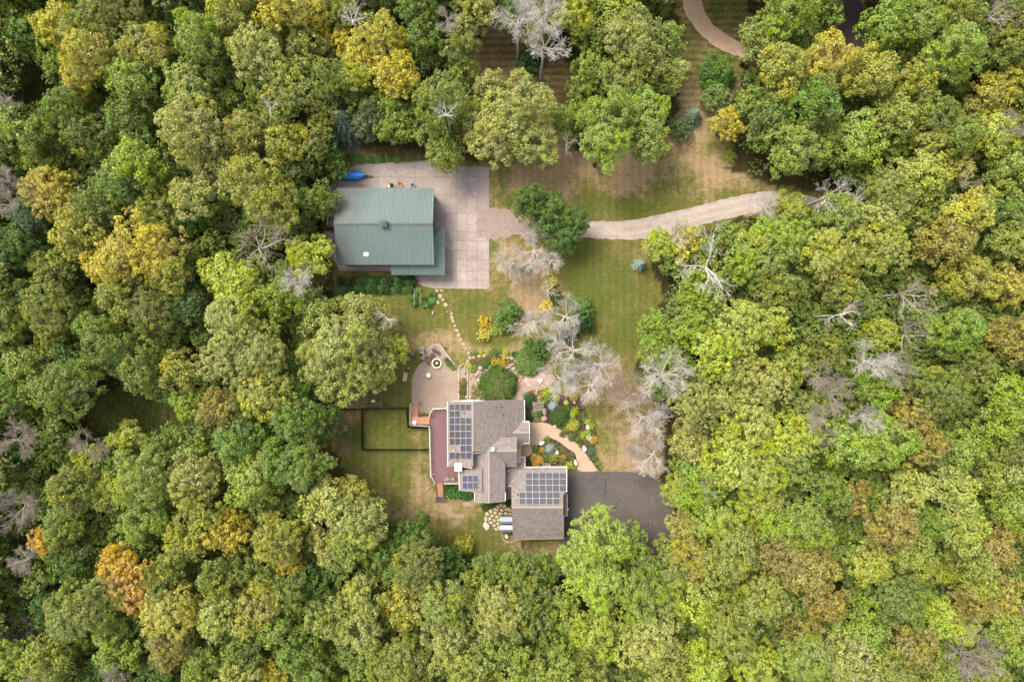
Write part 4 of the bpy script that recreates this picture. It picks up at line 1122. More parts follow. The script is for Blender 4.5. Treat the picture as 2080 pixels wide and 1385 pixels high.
pm2 = [rock_mesh(1, 1, 1, 400+k) for k in range(3)]
for k in range(260):
    a = rg.uniform(0, 6.28); r = math.sqrt(rg.random()); x_ = c[0]+2.15*r*math.cos(a); y_ = c[1]+1.25*r*math.sin(a); z_ = .5*(1-r**1.5); s_ = rg.uniform(.06, .13)
    me = pm2[k % 3]; base = len(pm.v)
    for v in me.vertices: pm.v.append((x_+v.co.x*s_, y_+v.co.y*s_*.8, z_-.03+v.co.z*s_*.6))
    for p_ in me.polygons: pm.f.append(tuple(base+i for i in p_.vertices)); pm.m.append(0)
o = pm.build('cobble', M['stone'], pb); o.color = alb(216, 194, 172) + (1,); props(o, kind='stuff')
# stepping stones from the barn to the patio
sp_ = thing('stepping_stones', 'line of irregular tan stepping stones from the concrete apron down to the patio', 'stone path', P(910, 660, 0))
for k, (zx, zy) in enumerate([(1425,150),(1470,150),(1455,205),(1485,243),(1433,270),(1507,293),(1525,365),(1570,382),(1570,420),(1583,455),(1604,503),(1622,550),(1642,598),(1665,645),(1690,690),(1712,735),(1742,782),(1752,830),(1730,870),(1705,905)]):
    px = 600 + zx/4.9475; py = 560 + zy/4.9475; r = rg.uniform(2.8, 4.6)
    if k == 6: r = 2
    rock(px, py, r, r*rg.uniform(.75, 1), rg.uniform(0, 3), .12, tuple(v*rg.uniform(.85, 1.1) for v in alb(200, 174, 148)), seed=500+k, name='stone', parent=sp_)
gs = thing('garden_steps', 'big flat stones of the path leading through the front garden arbour', 'stone path', P(1100, 830, 0))
for k, (zx, zy, w, h_) in enumerate([(305,355,5,6),(345,420,4.2,6),(352,470,4,4),(415,600,5.2,7.5),(405,692,6.4,6.6)]):
    rock(1040+zx/6.295, 740+zy/6.295, w, h_, rg.uniform(-.15, .15), .14, alb(196, 168, 142), seed=530+k, name='stone', parent=gs)

# ---- flagstones: irregular cells
def voronoi(pts, bound):
    cells = []
    for i, p in enumerate(pts):
        c_ = bound
        for j, q in enumerate(pts):
            if i == j: continue
            a = q[0]-p[0]; b = q[1]-p[1]; m = (q[0]**2+q[1]**2-p[0]**2-p[1]**2)/2
            c_ = clip(c_, a, b, m)
            if len(c_) < 3: break
        cells.append(c_)
    return cells
sheet('flagstone_bed', [(981,1058),(981,1047),(985,1036),(995,1032),(1005,1025),(1015,1020),(1027,1021),(1036,1027),(1044,1030),(1044,1082),(1008,1080),(998,1077),(984,1062)], -0.05, 0.02, mat('fsoil', alb(112,98,56), alb(88,86,44), 2, 9, .5, .95, .5), 'mossy soil showing in the joints of the flagstones', smooth=1)
fs_ = thing('flagstone_patio', 'fan of tan flagstones with grassy joints beside the garage', 'flagstones', P(1010, 1045, 0))
FB = [P2(*p) for p in [(983,1058),(982,1048),(986,1038),(996,1034),(1006,1027),(1015,1022),(1026,1023),(1034,1030),(1042,1032),(1042,1056),(1016,1056),(1016,1078),(1008,1078),(1000,1074),(996,1063)]]
FP = [(1017,1026),(1024.5,1028.5),(1012,1029),(1008,1034.5),(1019.5,1036),(1028,1034),(996.5,1039.5),(1005,1040.5),(989.5,1043),(999.5,1047),(986.5,1052.5),(995.5,1053.5),(1017,1042.5),(1008.5,1050),(1004,1056),(1027,1042.5),(1034.5,1036),(1036,1043),(1011,1055.5),(1012,1063),(1003.5,1067.5),(998,1060),(1007,1074),(1000,1073),(1023,1049),(1031,1050),(1039,1038),(1013,1070)]
FPw = [P2(*p) for p in FP]
for cell, p in zip(voronoi(FPw, FB), FPw):
    if area(cell) < .08: continue
    cx = sum(q[0] for q in cell)/len(cell); cy = sum(q[1] for q in cell)/len(cell)
    r = math.sqrt(area(cell)/math.pi); k_ = max(.3, (r-.1)/r)
    q = jag([(cx+(x_-cx)*k_, cy+(y_-cy)*k_) for x_, y_ in cell], .02, 3, .3)
    o = MB().prism(q, -.02, .06+rg.uniform(-.01, .01), bevel=.02).build('flagstone', M['stone'], fs_)
    o.color = tuple(v*rg.uniform(.82, 1.1) for v in alb(212, 190, 154)) + (1,)
# ring of little stones round the garage bed
ring = thing('stone_ring', 'ring of small stones edging the round bed beside the garage', 'edging', P(1035, 1092, 0))
for k in range(16):
    a = math.pi + math.pi*k/15*1.0
    rock(1037+18*math.cos(a), 1086-15.5*math.sin(a), 2, 1.3, -a+1.57, .16, tuple(v*rg.uniform(.8, 1.1) for v in alb(206, 186, 150)), seed=560+k, name='stone', parent=ring)
# kerb at outer mulch bed
ek = thing('bed_edging', 'thin tan stone edge round the top of the dark mulch bed', 'edging', P(1180, 815, 0))
for k in range(7):
    t_ = k/6; px = 1180+6.5*math.sin(t_*1.4); py = 811+12*t_
    a = P2(px, py); o = MB().box((a[0], a[1], 0), (.15, .34, .15), .45-.4*t_).build('stone', M['stone'], ek); o.color = alb(206, 180, 146) + (1,)

# ---- garden furniture, arbour, bench, props
c = P(1092.5, 822.6, 0)
ab = thing('garden_arbour', 'weathered slatted wooden arbour over the garden path', 'arbour', c)
for sx in (-.75, .75):
    for sy in (-.5, .5): MB().box((c[0]+sx, c[1]+sy, 0), (.1, .1, 2.2)).build('post', M['greywood'], ab)
for sy in (-.55, .55): MB().box((c[0], c[1]+sy, 2.2), (1.9, .08, .14), .25).build('beam', M['greywood'], ab)
for k in range(7): MB().box((c[0]-.75+.25*k, c[1], 2.34), (.06, 1.45, .07), .25).build('rafter', M['greywood'], ab)
def bench(px, py, w, d, rz, m, name, label, z=0.03, back=True):
    c = P(px, py, z+.45); t = thing(name, label, 'bench', (c[0], c[1], z), rz=rz)
    for k in range(5): MB().box((0, -d/2+d*(k+.5)/5, .43), (w, d/5*.8, .03)).build('seat_slat', m, t, origin=(0,0,0))
    if back:
        for k in range(4): MB().box((0, d/2+.03+.03*k, .55+.12*k), (w, .03, .09)).build('back_slat', m, t, origin=(0,0,0))
    for sx in (-1, 1):
        for sy in (-1, 1): MB().box((sx*(w/2-.06), sy*(d/2-.05), 0), (.06, .06, .43 if sy < 0 else .95)).build('leg', m, t, origin=(0,0,0))
        MB().box((sx*(w/2-.04), 0, .65), (.07, d, .04)).build('armrest', m, t, origin=(0,0,0))
    return t
bench(1110, 943.5, 1.3, .55, 0, M['greywood'], 'garden_bench', 'pale arched garden bench by the garage wall among the flowers')
sw = bench(822.5, 765.5, 1.35, .6, -1.75, mat('cream', alb(232, 214, 170, .6), alb(206, 186, 140, .6), 3, 12, .2, .7, .1), 'swing_bench', 'cream coloured bench on the lawn left of the patio')
for (px, py, lb) in ((707, 807, 'left of two dark loungers with white frames under the big pale tree'), (717, 808, 'right of two dark loungers with white frames under the big pale tree')):
    c = P(px, py, .4); t = thing('lounge_chair', lb, 'chair', (c[0], c[1], 0))
    MB().box((c[0], c[1], .35), (.6, .7, .05)).build('seat', M['black'], t)
    MB().box((c[0], c[1]+.4, .35), (.6, .06, .55)).build('backrest', M['black'], t)
    for s_ in (-1, 1): MB().box((c[0]+s_*.33, c[1], .5), (.05, .85, .05)).build('armrest', M['white'], t)
    for s_ in (-1, 1):
        for q_ in (-1, 1): MB().box((c[0]+s_*.32, c[1]+q_*.33, 0), (.04, .04, .5)).build('leg', M['white'], t)
c = P(758, 814.5, .5)
t = thing('side_table', 'small white square table beside the dog run fence', 'table', (c[0], c[1], 0))
MB().box((c[0], c[1], .5), (.6, .36, .05)).build('table_top', M['trim'], t)
for s_ in (-1, 1):
    for q_ in (-1, 1): MB().box((c[0]+s_*.25, c[1]+q_*.13, 0), (.05, .05, .5)).build('leg', M['trim'], t)
t = thing('wood_pallet', 'weathered wooden pallet just above the fence', 'pallet', P(768, 820.5, 0))
for k in range(8):
    a = P2(760.5+2.2*k, 820.5); MB().box((a[0], a[1], .1), (.11, .62, .03)).build('slat', mat('pal', alb(150,124,96), None, 2, 9, .3, .8, .1) if k == 0 else bpy.data.materials['pal'], t)
for s_ in (816.8, 820.5, 824.2):
    a = P2(768.2, s_); MB().box((a[0], a[1], 0), (1.3, .08, .1)).build('runner', bpy.data.materials['pal'], t)
t = thing('timber_row', 'row of old timbers lying along the fence', 'timber', P(742, 824, 0))
for k in range(5):
    a = P2(731+7*k, 825.5-.6*k); MB().box((a[0], a[1], 0), (.9, .14, .14), rg.uniform(-.1, .15)).build('plank', M['greywood'] if k % 2 else M['wood'], t)
for (px, py, lb) in ((946.5, 806, 'small white garden lamp left of the round bush'), (1042.8, 807.5, 'small white garden lamp at the foot of the big round bush')):
    c = P(px, py, .3); t = thing('garden_lamp', lb, 'lamp', (c[0], c[1], 0))
    MB().cyl((c[0], c[1], 0), .03, .4, 6).build('post', M['dark'], t); MB().cyl((c[0], c[1], .4), .12, .14, 10, r2=.05).build('lamp_shade', M['white'], t)
c = P(1152.5, 1034, 1.8); t = thing('security_lamp', 'small white lamp on the right wall of the garage', 'lamp', (c[0], c[1], 1.8))
MB().box((c[0], c[1], 1.8), (.3, .1, .08)).build('bracket', M['white'], t); MB().cyl((c[0]+.12, c[1], 1.7), .13, .16, 10).build('lamp_shade', M['white'], t)
# trellis poles over the vegetable plot
for (px, lb) in ((844.3, 'left of two tall thin trellis frames in the vegetable plot'), (856.5, 'right of two tall thin trellis frames in the vegetable plot')):
    a = P(px, 588, 0); b = P(px, 622, 0); t = thing('trellis', lb, 'trellis', (a[0], (a[1]+b[1])/2, 0))
    MB().tube([(a[0], a[1], 1.7), (a[0], b[1], 1.7)], .035, 5).build('top_rail', M['greywood'], t)
    for y_ in (a[1], (a[1]+b[1])/2, b[1]): MB().tube([(a[0], y_, 0), (a[0], y_, 1.7)], .03, 5).build('post', M['greywood'], t)

# ---- black fences
def fence(pts, label, post=2.2):
    w = [P2(*p) for p in pts]
    t = thing('wire_fence', label, 'fence', (w[0][0], w[0][1], 0), 'black wire fences in the back yard')
    for i in range(len(w)-1):
        a = Vector((*w[i], 0)); b = Vector((*w[i+1], 0)); L_ = (b-a).length; d = (b-a)/L_
        n = max(1, round(L_/post))
        for k in range(n+1):
            if k == n and i < len(w)-2: continue
            q = a+d*L_*k/n; MB().cyl((q.x, q.y, 0), .05, 1.3, 6).build('post', M['black'], t)
        MB().tube([tuple(a+Vector((0,0,1.25))), tuple(b+Vector((0,0,1.25)))], .045, 4).build('top_rail', M['black'], t)
        mesh = MB(); nb = int(L_/.11)
        for k in range(1, nb): q = a+d*L_*k/nb; mesh.box((q.x, q.y, .04), (.028, .028, 1.2))
        for z_ in np.arange(.1, 1.2, .12): mesh.tube([tuple(a+Vector((0,0,z_))), tuple(b+Vector((0,0,z_)))], .014, 3, cap=False)
        props(mesh.build('wire_mesh', M['black'], t), kind='stuff')
fence([(674.7,831.5),(700,830.5),(738,830)], 'short black wire fence running left from the dog run into the trees')
fence([(738,830),(738,911.5)], 'black wire fence forming the left side of the square dog run')
fence([(738,911.5),(800,911.5),(872,911.5)], 'black wire fence along the lower side of the square dog run')
fence([(738,830),(770,829.5),(790,828),(828,827.5),(830.5,866),(872,868)], 'black wire fence along the top of the dog run and round the stair foot')
fence([(1059.5,1100),(1059.5,1140)], 'short black wire fence running down from the lower garage wall')

# ------------------------------------------------------------------ vegetation prototypes
def unit(v): return v / (np.linalg.norm(v, axis=-1, keepdims=True) + 1e-9)

def quads_mesh(name, cen, nor, size, tone, patch, rng, aspect=0.75, m=None):
    n = len(cen)
    t = unit(np.cross(nor, rng.normal(size=(n, 3))))
    b = np.cross(nor, t)
    s = (size * rng.uniform(0.7, 1.3, n))[:, None]
    a1 = t*s*0.5; b1 = b*s*0.5*aspect
    # leaf spray: a bent quad (two tips dropped along the normal)
    v = np.stack([cen-a1-b1*.6, cen+a1*.1-b1-nor*s*.08, cen+a1+b1*.4-nor*s*.16, cen-a1*.2+b1], 1).reshape(-1, 3)
    me = bpy.data.meshes.new(name)
    me.vertices.add(4*n); me.vertices.foreach_set('co', v.astype(np.float32).ravel())
    me.loops.add(4*n); me.loops.foreach_set('vertex_index', np.arange(4*n, dtype=np.int32))
    me.polygons.add(n); me.polygons.foreach_set('loop_start', np.arange(0, 4*n, 4, dtype=np.int32))
    me.update(calc_edges=True)
    for nm, arr in (('tone', tone), ('patch', patch)):
        at = me.attributes.new(nm, 'FLOAT', 'POINT'); at.data.foreach_set('value', np.repeat(arr, 4).astype(np.float32))
    me.materials.append(m or M['leaf'])
    return me

def crown_points(R, rng, style):
    """returns leaf centres, normals, tone, patch for a crown of radius R centred on the origin"""
    nl = {'round': 12, 'loose': 15, 'fine': 11}[style] + int(R*2.0)
    lobes = []
    ph = rng.uniform(0, 6.28)
    for k in range(nl):
        u = (k+.5)/nl
        el = math.asin(max(-.62, min(1, 1.02 - 1.62*u)))
        az = ph + 2.39996*k + rng.normal()*.25
        rr = R*rng.uniform(.48, .8) * (1.12 if rng.random() < .2 else 1)
        hz = 1.0
        c = np.array([math.cos(az)*math.cos(el)*rr, math.sin(az)*math.cos(el)*rr, math.sin(el)*rr*hz])
        lr = R*rng.uniform(.22, .38) * (1.0 if style != 'loose' else .86)
        lobes.append((c, lr, rng.random()))
    C = []; N = []; T = []; PP = []
    cr = {'round': .52, 'loose': .42, 'fine': .4}[style]
    for li, (c, lr, pt) in enumerate(lobes):
        ncl = int(2.2 * lr*lr / (cr*cr) * (1.0 if style != 'loose' else .85)) + 6
        d = unit(rng.normal(size=(ncl*2, 3))); d = d[d[:, 2] > -.35][:ncl]
        cc = c + d*lr*rng.uniform(.78, 1.12, (len(d), 1))*np.array([1, 1, .9])
        for oc, olr, _ in lobes:
            if oc is c: continue
            q = (cc-oc)/np.array([1, 1, .9]); keep = np.linalg.norm(q, axis=1) > olr*.72
            cc = cc[keep]; d = d[keep]
        if not len(cc): continue
        out = unit(d*.7 + unit(cc + np.array([0, 0, R*.25]))*.5)
        nlv = {'round': 32, 'loose': 25, 'fine': 26}[style]
        ct = np.clip(.5 + rng.normal(size=len(cc))*.2, 0, 1)
        k = len(cc)
        dd = unit(rng.normal(size=(k, nlv, 3)) + out[:, None, :]*.9)
        r_ = cr*rng.uniform(.75, 1.3, (k, 1, 1))
        pos = cc[:, None, :] + dd*r_*rng.uniform(.55, 1.08, (k, nlv, 1))*np.array([1, 1, .8])
        nn = unit(dd*.75 + rng.normal(size=(k, nlv, 3))*.45 + np.array([0, 0, .25]))
        C.append(pos.reshape(-1, 3)); N.append(nn.reshape(-1, 3))
        T.append(np.clip(ct[:, None] + rng.normal(size=(k, nlv))*.16, 0, 1).ravel())
        PP.append(np.clip(pt*.95 + rng.normal(size=(k, 1))*.1 + np.zeros((1, nlv)), 0, 1).ravel()*.96)
    # sparse inner leaves that close the view through the middle
    ni = int(60*R*R)
    d = unit(rng.normal(size=(ni, 3))); d[:, 2] = np.abs(d[:, 2])*.6 - .3
    C.append(d*R*rng.uniform(.2, .6, (ni, 1))); N.append(unit(rng.normal(size=(ni, 3))*.6 + np.array([0, 0, 1]))); T.append(rng.uniform(.1, .6, ni)); PP.append(rng.uniform(0, .9, ni))
    return np.concatenate(C), np.concatenate(N), np.concatenate(T), np.concatenate(PP), lobes

def tube_mesh(name, segs, m, n=3):
    """segs: arrays p0,p1,r0,r1 -> open tubes in one mesh"""
    p0 = np.array([s[0] for s in segs], float); p1 = np.array([s[1] for s in segs], float)
    r0 = np.array([s[2] for s in segs])[:, None]; r1 = np.array([s[3] for s in segs])[:, None]
    d = unit(p1-p0); ref = np.where(np.abs(d[:, 2:3]) > .9, [[1., 0, 0]], [[0, 0, 1.]])
    u = unit(np.cross(d, ref)); w = np.cross(d, u)
    V = []
    for p, r in ((p0, r0), (p1, r1)):
        for k in range(n):
            a = 2*math.pi*k/n; V.append(p + (u*math.cos(a)+w*math.sin(a))*r)
    V = np.stack(V, 1)
    k = len(segs); base = (np.arange(k)*2*n)[:, None]
    F = np.concatenate([base + np.array([[i, (i+1) % n, n+(i+1) % n, n+i]]) for i in range(n)], 0)
    me = bpy.data.meshes.new(name)
    me.vertices.add(2*n*k); me.vertices.foreach_set('co', V.astype(np.float32).ravel())
    me.loops.add(F.size); me.loops.foreach_set('vertex_index', F.astype(np.int32).ravel())
    me.polygons.add(len(F)); me.polygons.foreach_set('loop_start', np.arange(0, F.size, 4, dtype=np.int32))
    me.update(calc_edges=True); me.materials.append(m)
    return me

def trunk_proto(R, lobes, rng, name='trunk'):
    """unit-height trunk: z from 0 to 10 = crown centre; limbs go on to the boughs"""
    segs = []
    r = .12 + R*.045
    pts = [np.array([0, 0, -.3]), np.array([rng.normal()*.1, rng.normal()*.1, 3.]), np.array([rng.normal()*.2, rng.normal()*.2, 6.5]), np.array([0, 0, 9.])]
    rs = [r*1.25, r, r*.85, r*.7]
    for i in range(3): segs.append((pts[i], pts[i+1], rs[i], rs[i+1]))
    for c, lr, _ in lobes[:10]:
        s = pts[2]*rng.uniform(.0, 1) + pts[3]*1; s = pts[2] + (pts[3]-pts[2])*rng.random()
        e = np.array([c[0], c[1], 10 + c[2]]); mid = (s+e)/2 + rng.normal(size=3)*.3 + np.array([0, 0, -.3])
        segs.append((s, mid, r*.45, r*.28)); segs.append((mid, e, r*.28, r*.1))
    return tube_mesh(name, segs, M['bark'], 6)

RNG = np.random.default_rng(7)
SIZES = {'s': 2.9, 'm': 4.4, 'l': 6.2}
CROWN = {}; CP = []
for sk, R in SIZES.items():
    for style, cnt in (('round', 4), ('fine', 3), ('loose', 3)):
        for k in range(cnt):
            c_, n_, t_, p_, lob = crown_points(R, RNG, style)
            if sk == 's': CP.append((c_, n_, t_, p_, lob))
            lsz = {'round': .235, 'fine': .2, 'loose': .22}[style]
            me = quads_mesh('crown', c_, n_, lsz, t_, p_, RNG)
            CROWN.setdefault((sk, style), []).append((me, trunk_proto(R, lob, RNG), R))
NLEAF = sum(len(x[0].polygons) for v in CROWN.values() for x in v)
print('leaf quads in prototypes', NLEAF)

def bare_proto(R, rng, dense=True, thick=1.0):
    """leafless crown: limbs fan out, each feathered with side twigs"""
    segs_t = []; segs_w = []
    base = np.array([0, 0, -R*.8])
    def grow(p, d, L, r, depth):
        ns = (5, 4, 3, 1)[depth]
        for i in range(ns):
            d = unit(d + rng.normal(size=3)*(.1 if depth else .13) + np.array([0, 0, .03]))
            q = p + d*L/ns; r2 = r*(.8 if depth else .84)
            (segs_t if depth < 1 else segs_w).append((p, q, r, r2))
            p = q; r = r2
            if depth < 3 and (i > 0 or depth > 0):
                for sgn in ((-1, 1) if ((dense and depth < 1) or rng.random() < (.45 if dense else .25)) else (rng.choice([-1, 1]),)):
                    if not dense and rng.random() < .12: continue
                    side = unit(np.cross(d, np.array([0, 0, 1.]) + rng.normal(size=3)*.55))*sgn
                    a = rng.uniform(.4, .8)
                    grow(p, unit(d*math.cos(a) + side*math.sin(a)), L*rng.uniform(.36, .58)*(1.15-.35*i/ns), r*.62, depth+1)
    nl = 9 if dense else 6
    ph = rng.uniform(0, 6.28)
    for k in range(nl):
        az = ph + 2*math.pi*k/nl + rng.normal()*.3; el = rng.uniform(.3, 1.25)
        grow(base + np.array([0, 0, rng.uniform(0, R*.3)]), unit(np.array([math.cos(az)*math.cos(el), math.sin(az)*math.cos(el), math.sin(el)])), R*rng.uniform(.75, 1.1), .085*thick, 0)
    ex = np.array([s[1] for s in segs_w]); rad = np.percentile(np.hypot(ex[:, 0], ex[:, 1]), 96)
    k_ = R/rad
    def fix(sg, mn): return [(a*k_, b*k_, max(mn, r), max(mn, s)) for a, b, r, s in sg]
    return fix(segs_t, .026), fix(segs_w, .0105)
BARE = []
for k in range(6):
    dn = k < 4
    st_, sw_ = bare_proto(4.0, RNG, dn, 1.0 if dn else 1.25)
    segs_trunk = [(np.array([0, 0, -12.]), np.array([0, 0, -3.2]), .24, .16)]
    BARE.append((tube_mesh('limbs', st_, M['dead_wood'], 5), tube_mesh('twigs', sw_, M['dead_wood'], 3), tube_mesh('trunk', segs_trunk, M['dead_wood'], 6)))
    print('bare', k, len(st_), len(sw_))
BAREB = []
for l, w_, t_ in BARE:
    cp = []
    for me in (l, w_, t_):
        c_ = me.copy(); c_.materials.clear(); c_.materials.append(M['dead_brown']); cp.append(c_)
    BAREB.append(tuple(cp))

# shrubs
def shrub_proto(rng, style='round'):
    R = 1.0; C = []; N = []; T = []; Q = []
    nl = 7
    for k in range(nl):
        az = 2.4*k; el = math.asin(1-.9*(k+.5)/nl); c = np.array([math.cos(az)*math.cos(el), math.sin(az)*math.cos(el), math.sin(el)*.8])*.5
        ncl = 16; d = unit(rng.normal(size=(ncl*2, 3))); d = d[d[:, 2] > -.2][:ncl]; cc = c + d*.46; pt = rng.random()
        for i in range(len(cc)):
            nlv = 16; dd = unit(rng.normal(size=(nlv, 3))+d[i]); pos = cc[i]+dd*.15*rng.uniform(.5, 1.1, (nlv, 1))
            C.append(pos); N.append(unit(dd*.7+rng.normal(size=(nlv, 3))*.5+np.array([0, 0, .3]))); T.append(np.clip(.5+rng.normal()*.2+rng.normal(size=nlv)*.16, 0, 1)); Q.append(np.full(nlv, pt))
    c_ = np.concatenate(C)
    return quads_mesh('foliage', c_, np.concatenate(N), .12 if style == 'round' else .09, np.concatenate(T), np.concatenate(Q), rng)
def tuft_proto(rng):
    """low clump of broad arching leaves (hosta, day lily)"""
    n = 420; az = rng.uniform(0, 6.28, n); r = np.sqrt(rng.random(n)); el = rng.uniform(.25, 1.2, n)
    c_ = np.stack([np.cos(az)*r, np.sin(az)*r, .55*(1-r**2)+rng.uniform(0, .12, n)], 1)
    no = unit(np.stack([np.cos(az)*.5*r, np.sin(az)*.5*r, np.ones(n)], 1)+rng.normal(size=(n, 3))*.3)
    return quads_mesh('foliage', c_, no, .24, rng.uniform(.2, .9, n), rng.random(n), rng, .5)
SHRUB = [shrub_proto(RNG) for _ in range(4)]
def ball_proto(rng):
    n = 11000; d = unit(rng.normal(size=(n, 3))); d = d[d[:, 2] > -.15]; n = len(d)
    az = np.arctan2(d[:, 1], d[:, 0]); bump = 1 + .05*np.sin(az*5+d[:, 2]*4) + .05*np.sin(az*9-d[:, 2]*7+1) + .03*np.sin(az*17+3*d[:, 2]*9)
    c_ = d*(bump*rng.uniform(.86, 1.0, n))[:, None]
    return quads_mesh('foliage', c_, unit(d*.6+rng.normal(size=(n, 3))*.6), .07, rng.uniform(.1, .9, n), rng.random(n), rng)
BALL = ball_proto(RNG)
TUFT = [tuft_proto(RNG) for _ in range(3)]
def flower_proto(rng, m):
    n = 90; az = rng.uniform(0, 6.28, n); r = np.sqrt(rng.random(n))*.92
    c_ = np.stack([np.cos(az)*r, np.sin(az)*r, .95-.35*r**2+rng.uniform(-.05, .12, n)], 1)
    return quads_mesh('flowers', c_, unit(np.array([[0, 0, 1.]])+rng.normal(size=(n, 3))*.3), .12, rng.random(n), rng.random(n), rng, 1.0, m)
FLO = {'o': flower_proto(RNG, M['flower_orange']), 'w': flower_proto(RNG, M['flower_white'])}
def spruce_proto(rng, R=1.0, Hh=2.2, whorls=11, need=.16):
    C = []; N = []
    for w in range(whorls):
        t = w/(whorls-1); z = Hh*t; rr = R*(1-t)**.8+.05; nb = int(7+11*(1-t))
        for k in range(nb):
            az = 2*math.pi*k/nb + w*.7 + rng.normal()*.08; L = rr*rng.uniform(.8, 1.05); ns = max(3, int(L/.07))
            for i in range(ns):
                u = (i+.5)/ns
                for sd_ in (-1, 0, 1):
                    off = sd_*(1-u)*.13*L
                    C.append((math.cos(az)*L*u - math.sin(az)*off, math.sin(az)*L*u + math.cos(az)*off, z - .22*L*u+rng.normal()*.02)); N.append((math.cos(az)*.3+rng.normal()*.25, math.sin(az)*.3+rng.normal()*.25, 1))
    C = np.array(C); n = len(C)
    return quads_mesh('foliage', C, unit(np.array(N)), need, rng.uniform(.25, .85, n), rng.random(n), rng, .5)
SPRUCE = spruce_proto(RNG)
SPRUCE_BIG = spruce_proto(RNG, 1.0, 2.9, 16, .11)

# ------------------------------------------------------------------ trees
LC = {  # colour code: (displayed colour, words)
 'L': ((162,172,64), 'lime yellow'), 'C': ((136,156,60), 'fresh green'), 'G': ((116,138,58), 'mid green'), 'D': ((92,116,50), 'dark green'),
 'S': ((158,162,82), 'pale sage'), 'O': ((124,134,58), 'olive'), 'K': ((154,156,66), 'yellow olive'), 'Y': ((180,170,66), 'golden yellow'),
 'A': ((194,162,62), 'orange gold'), 'B': ((146,138,68), 'rusty brown'), 'W': ((102,124,78), 'blue green'), 'M': ((140,150,66), 'soft green'), 'N': ((146,168,66), 'bright green')}
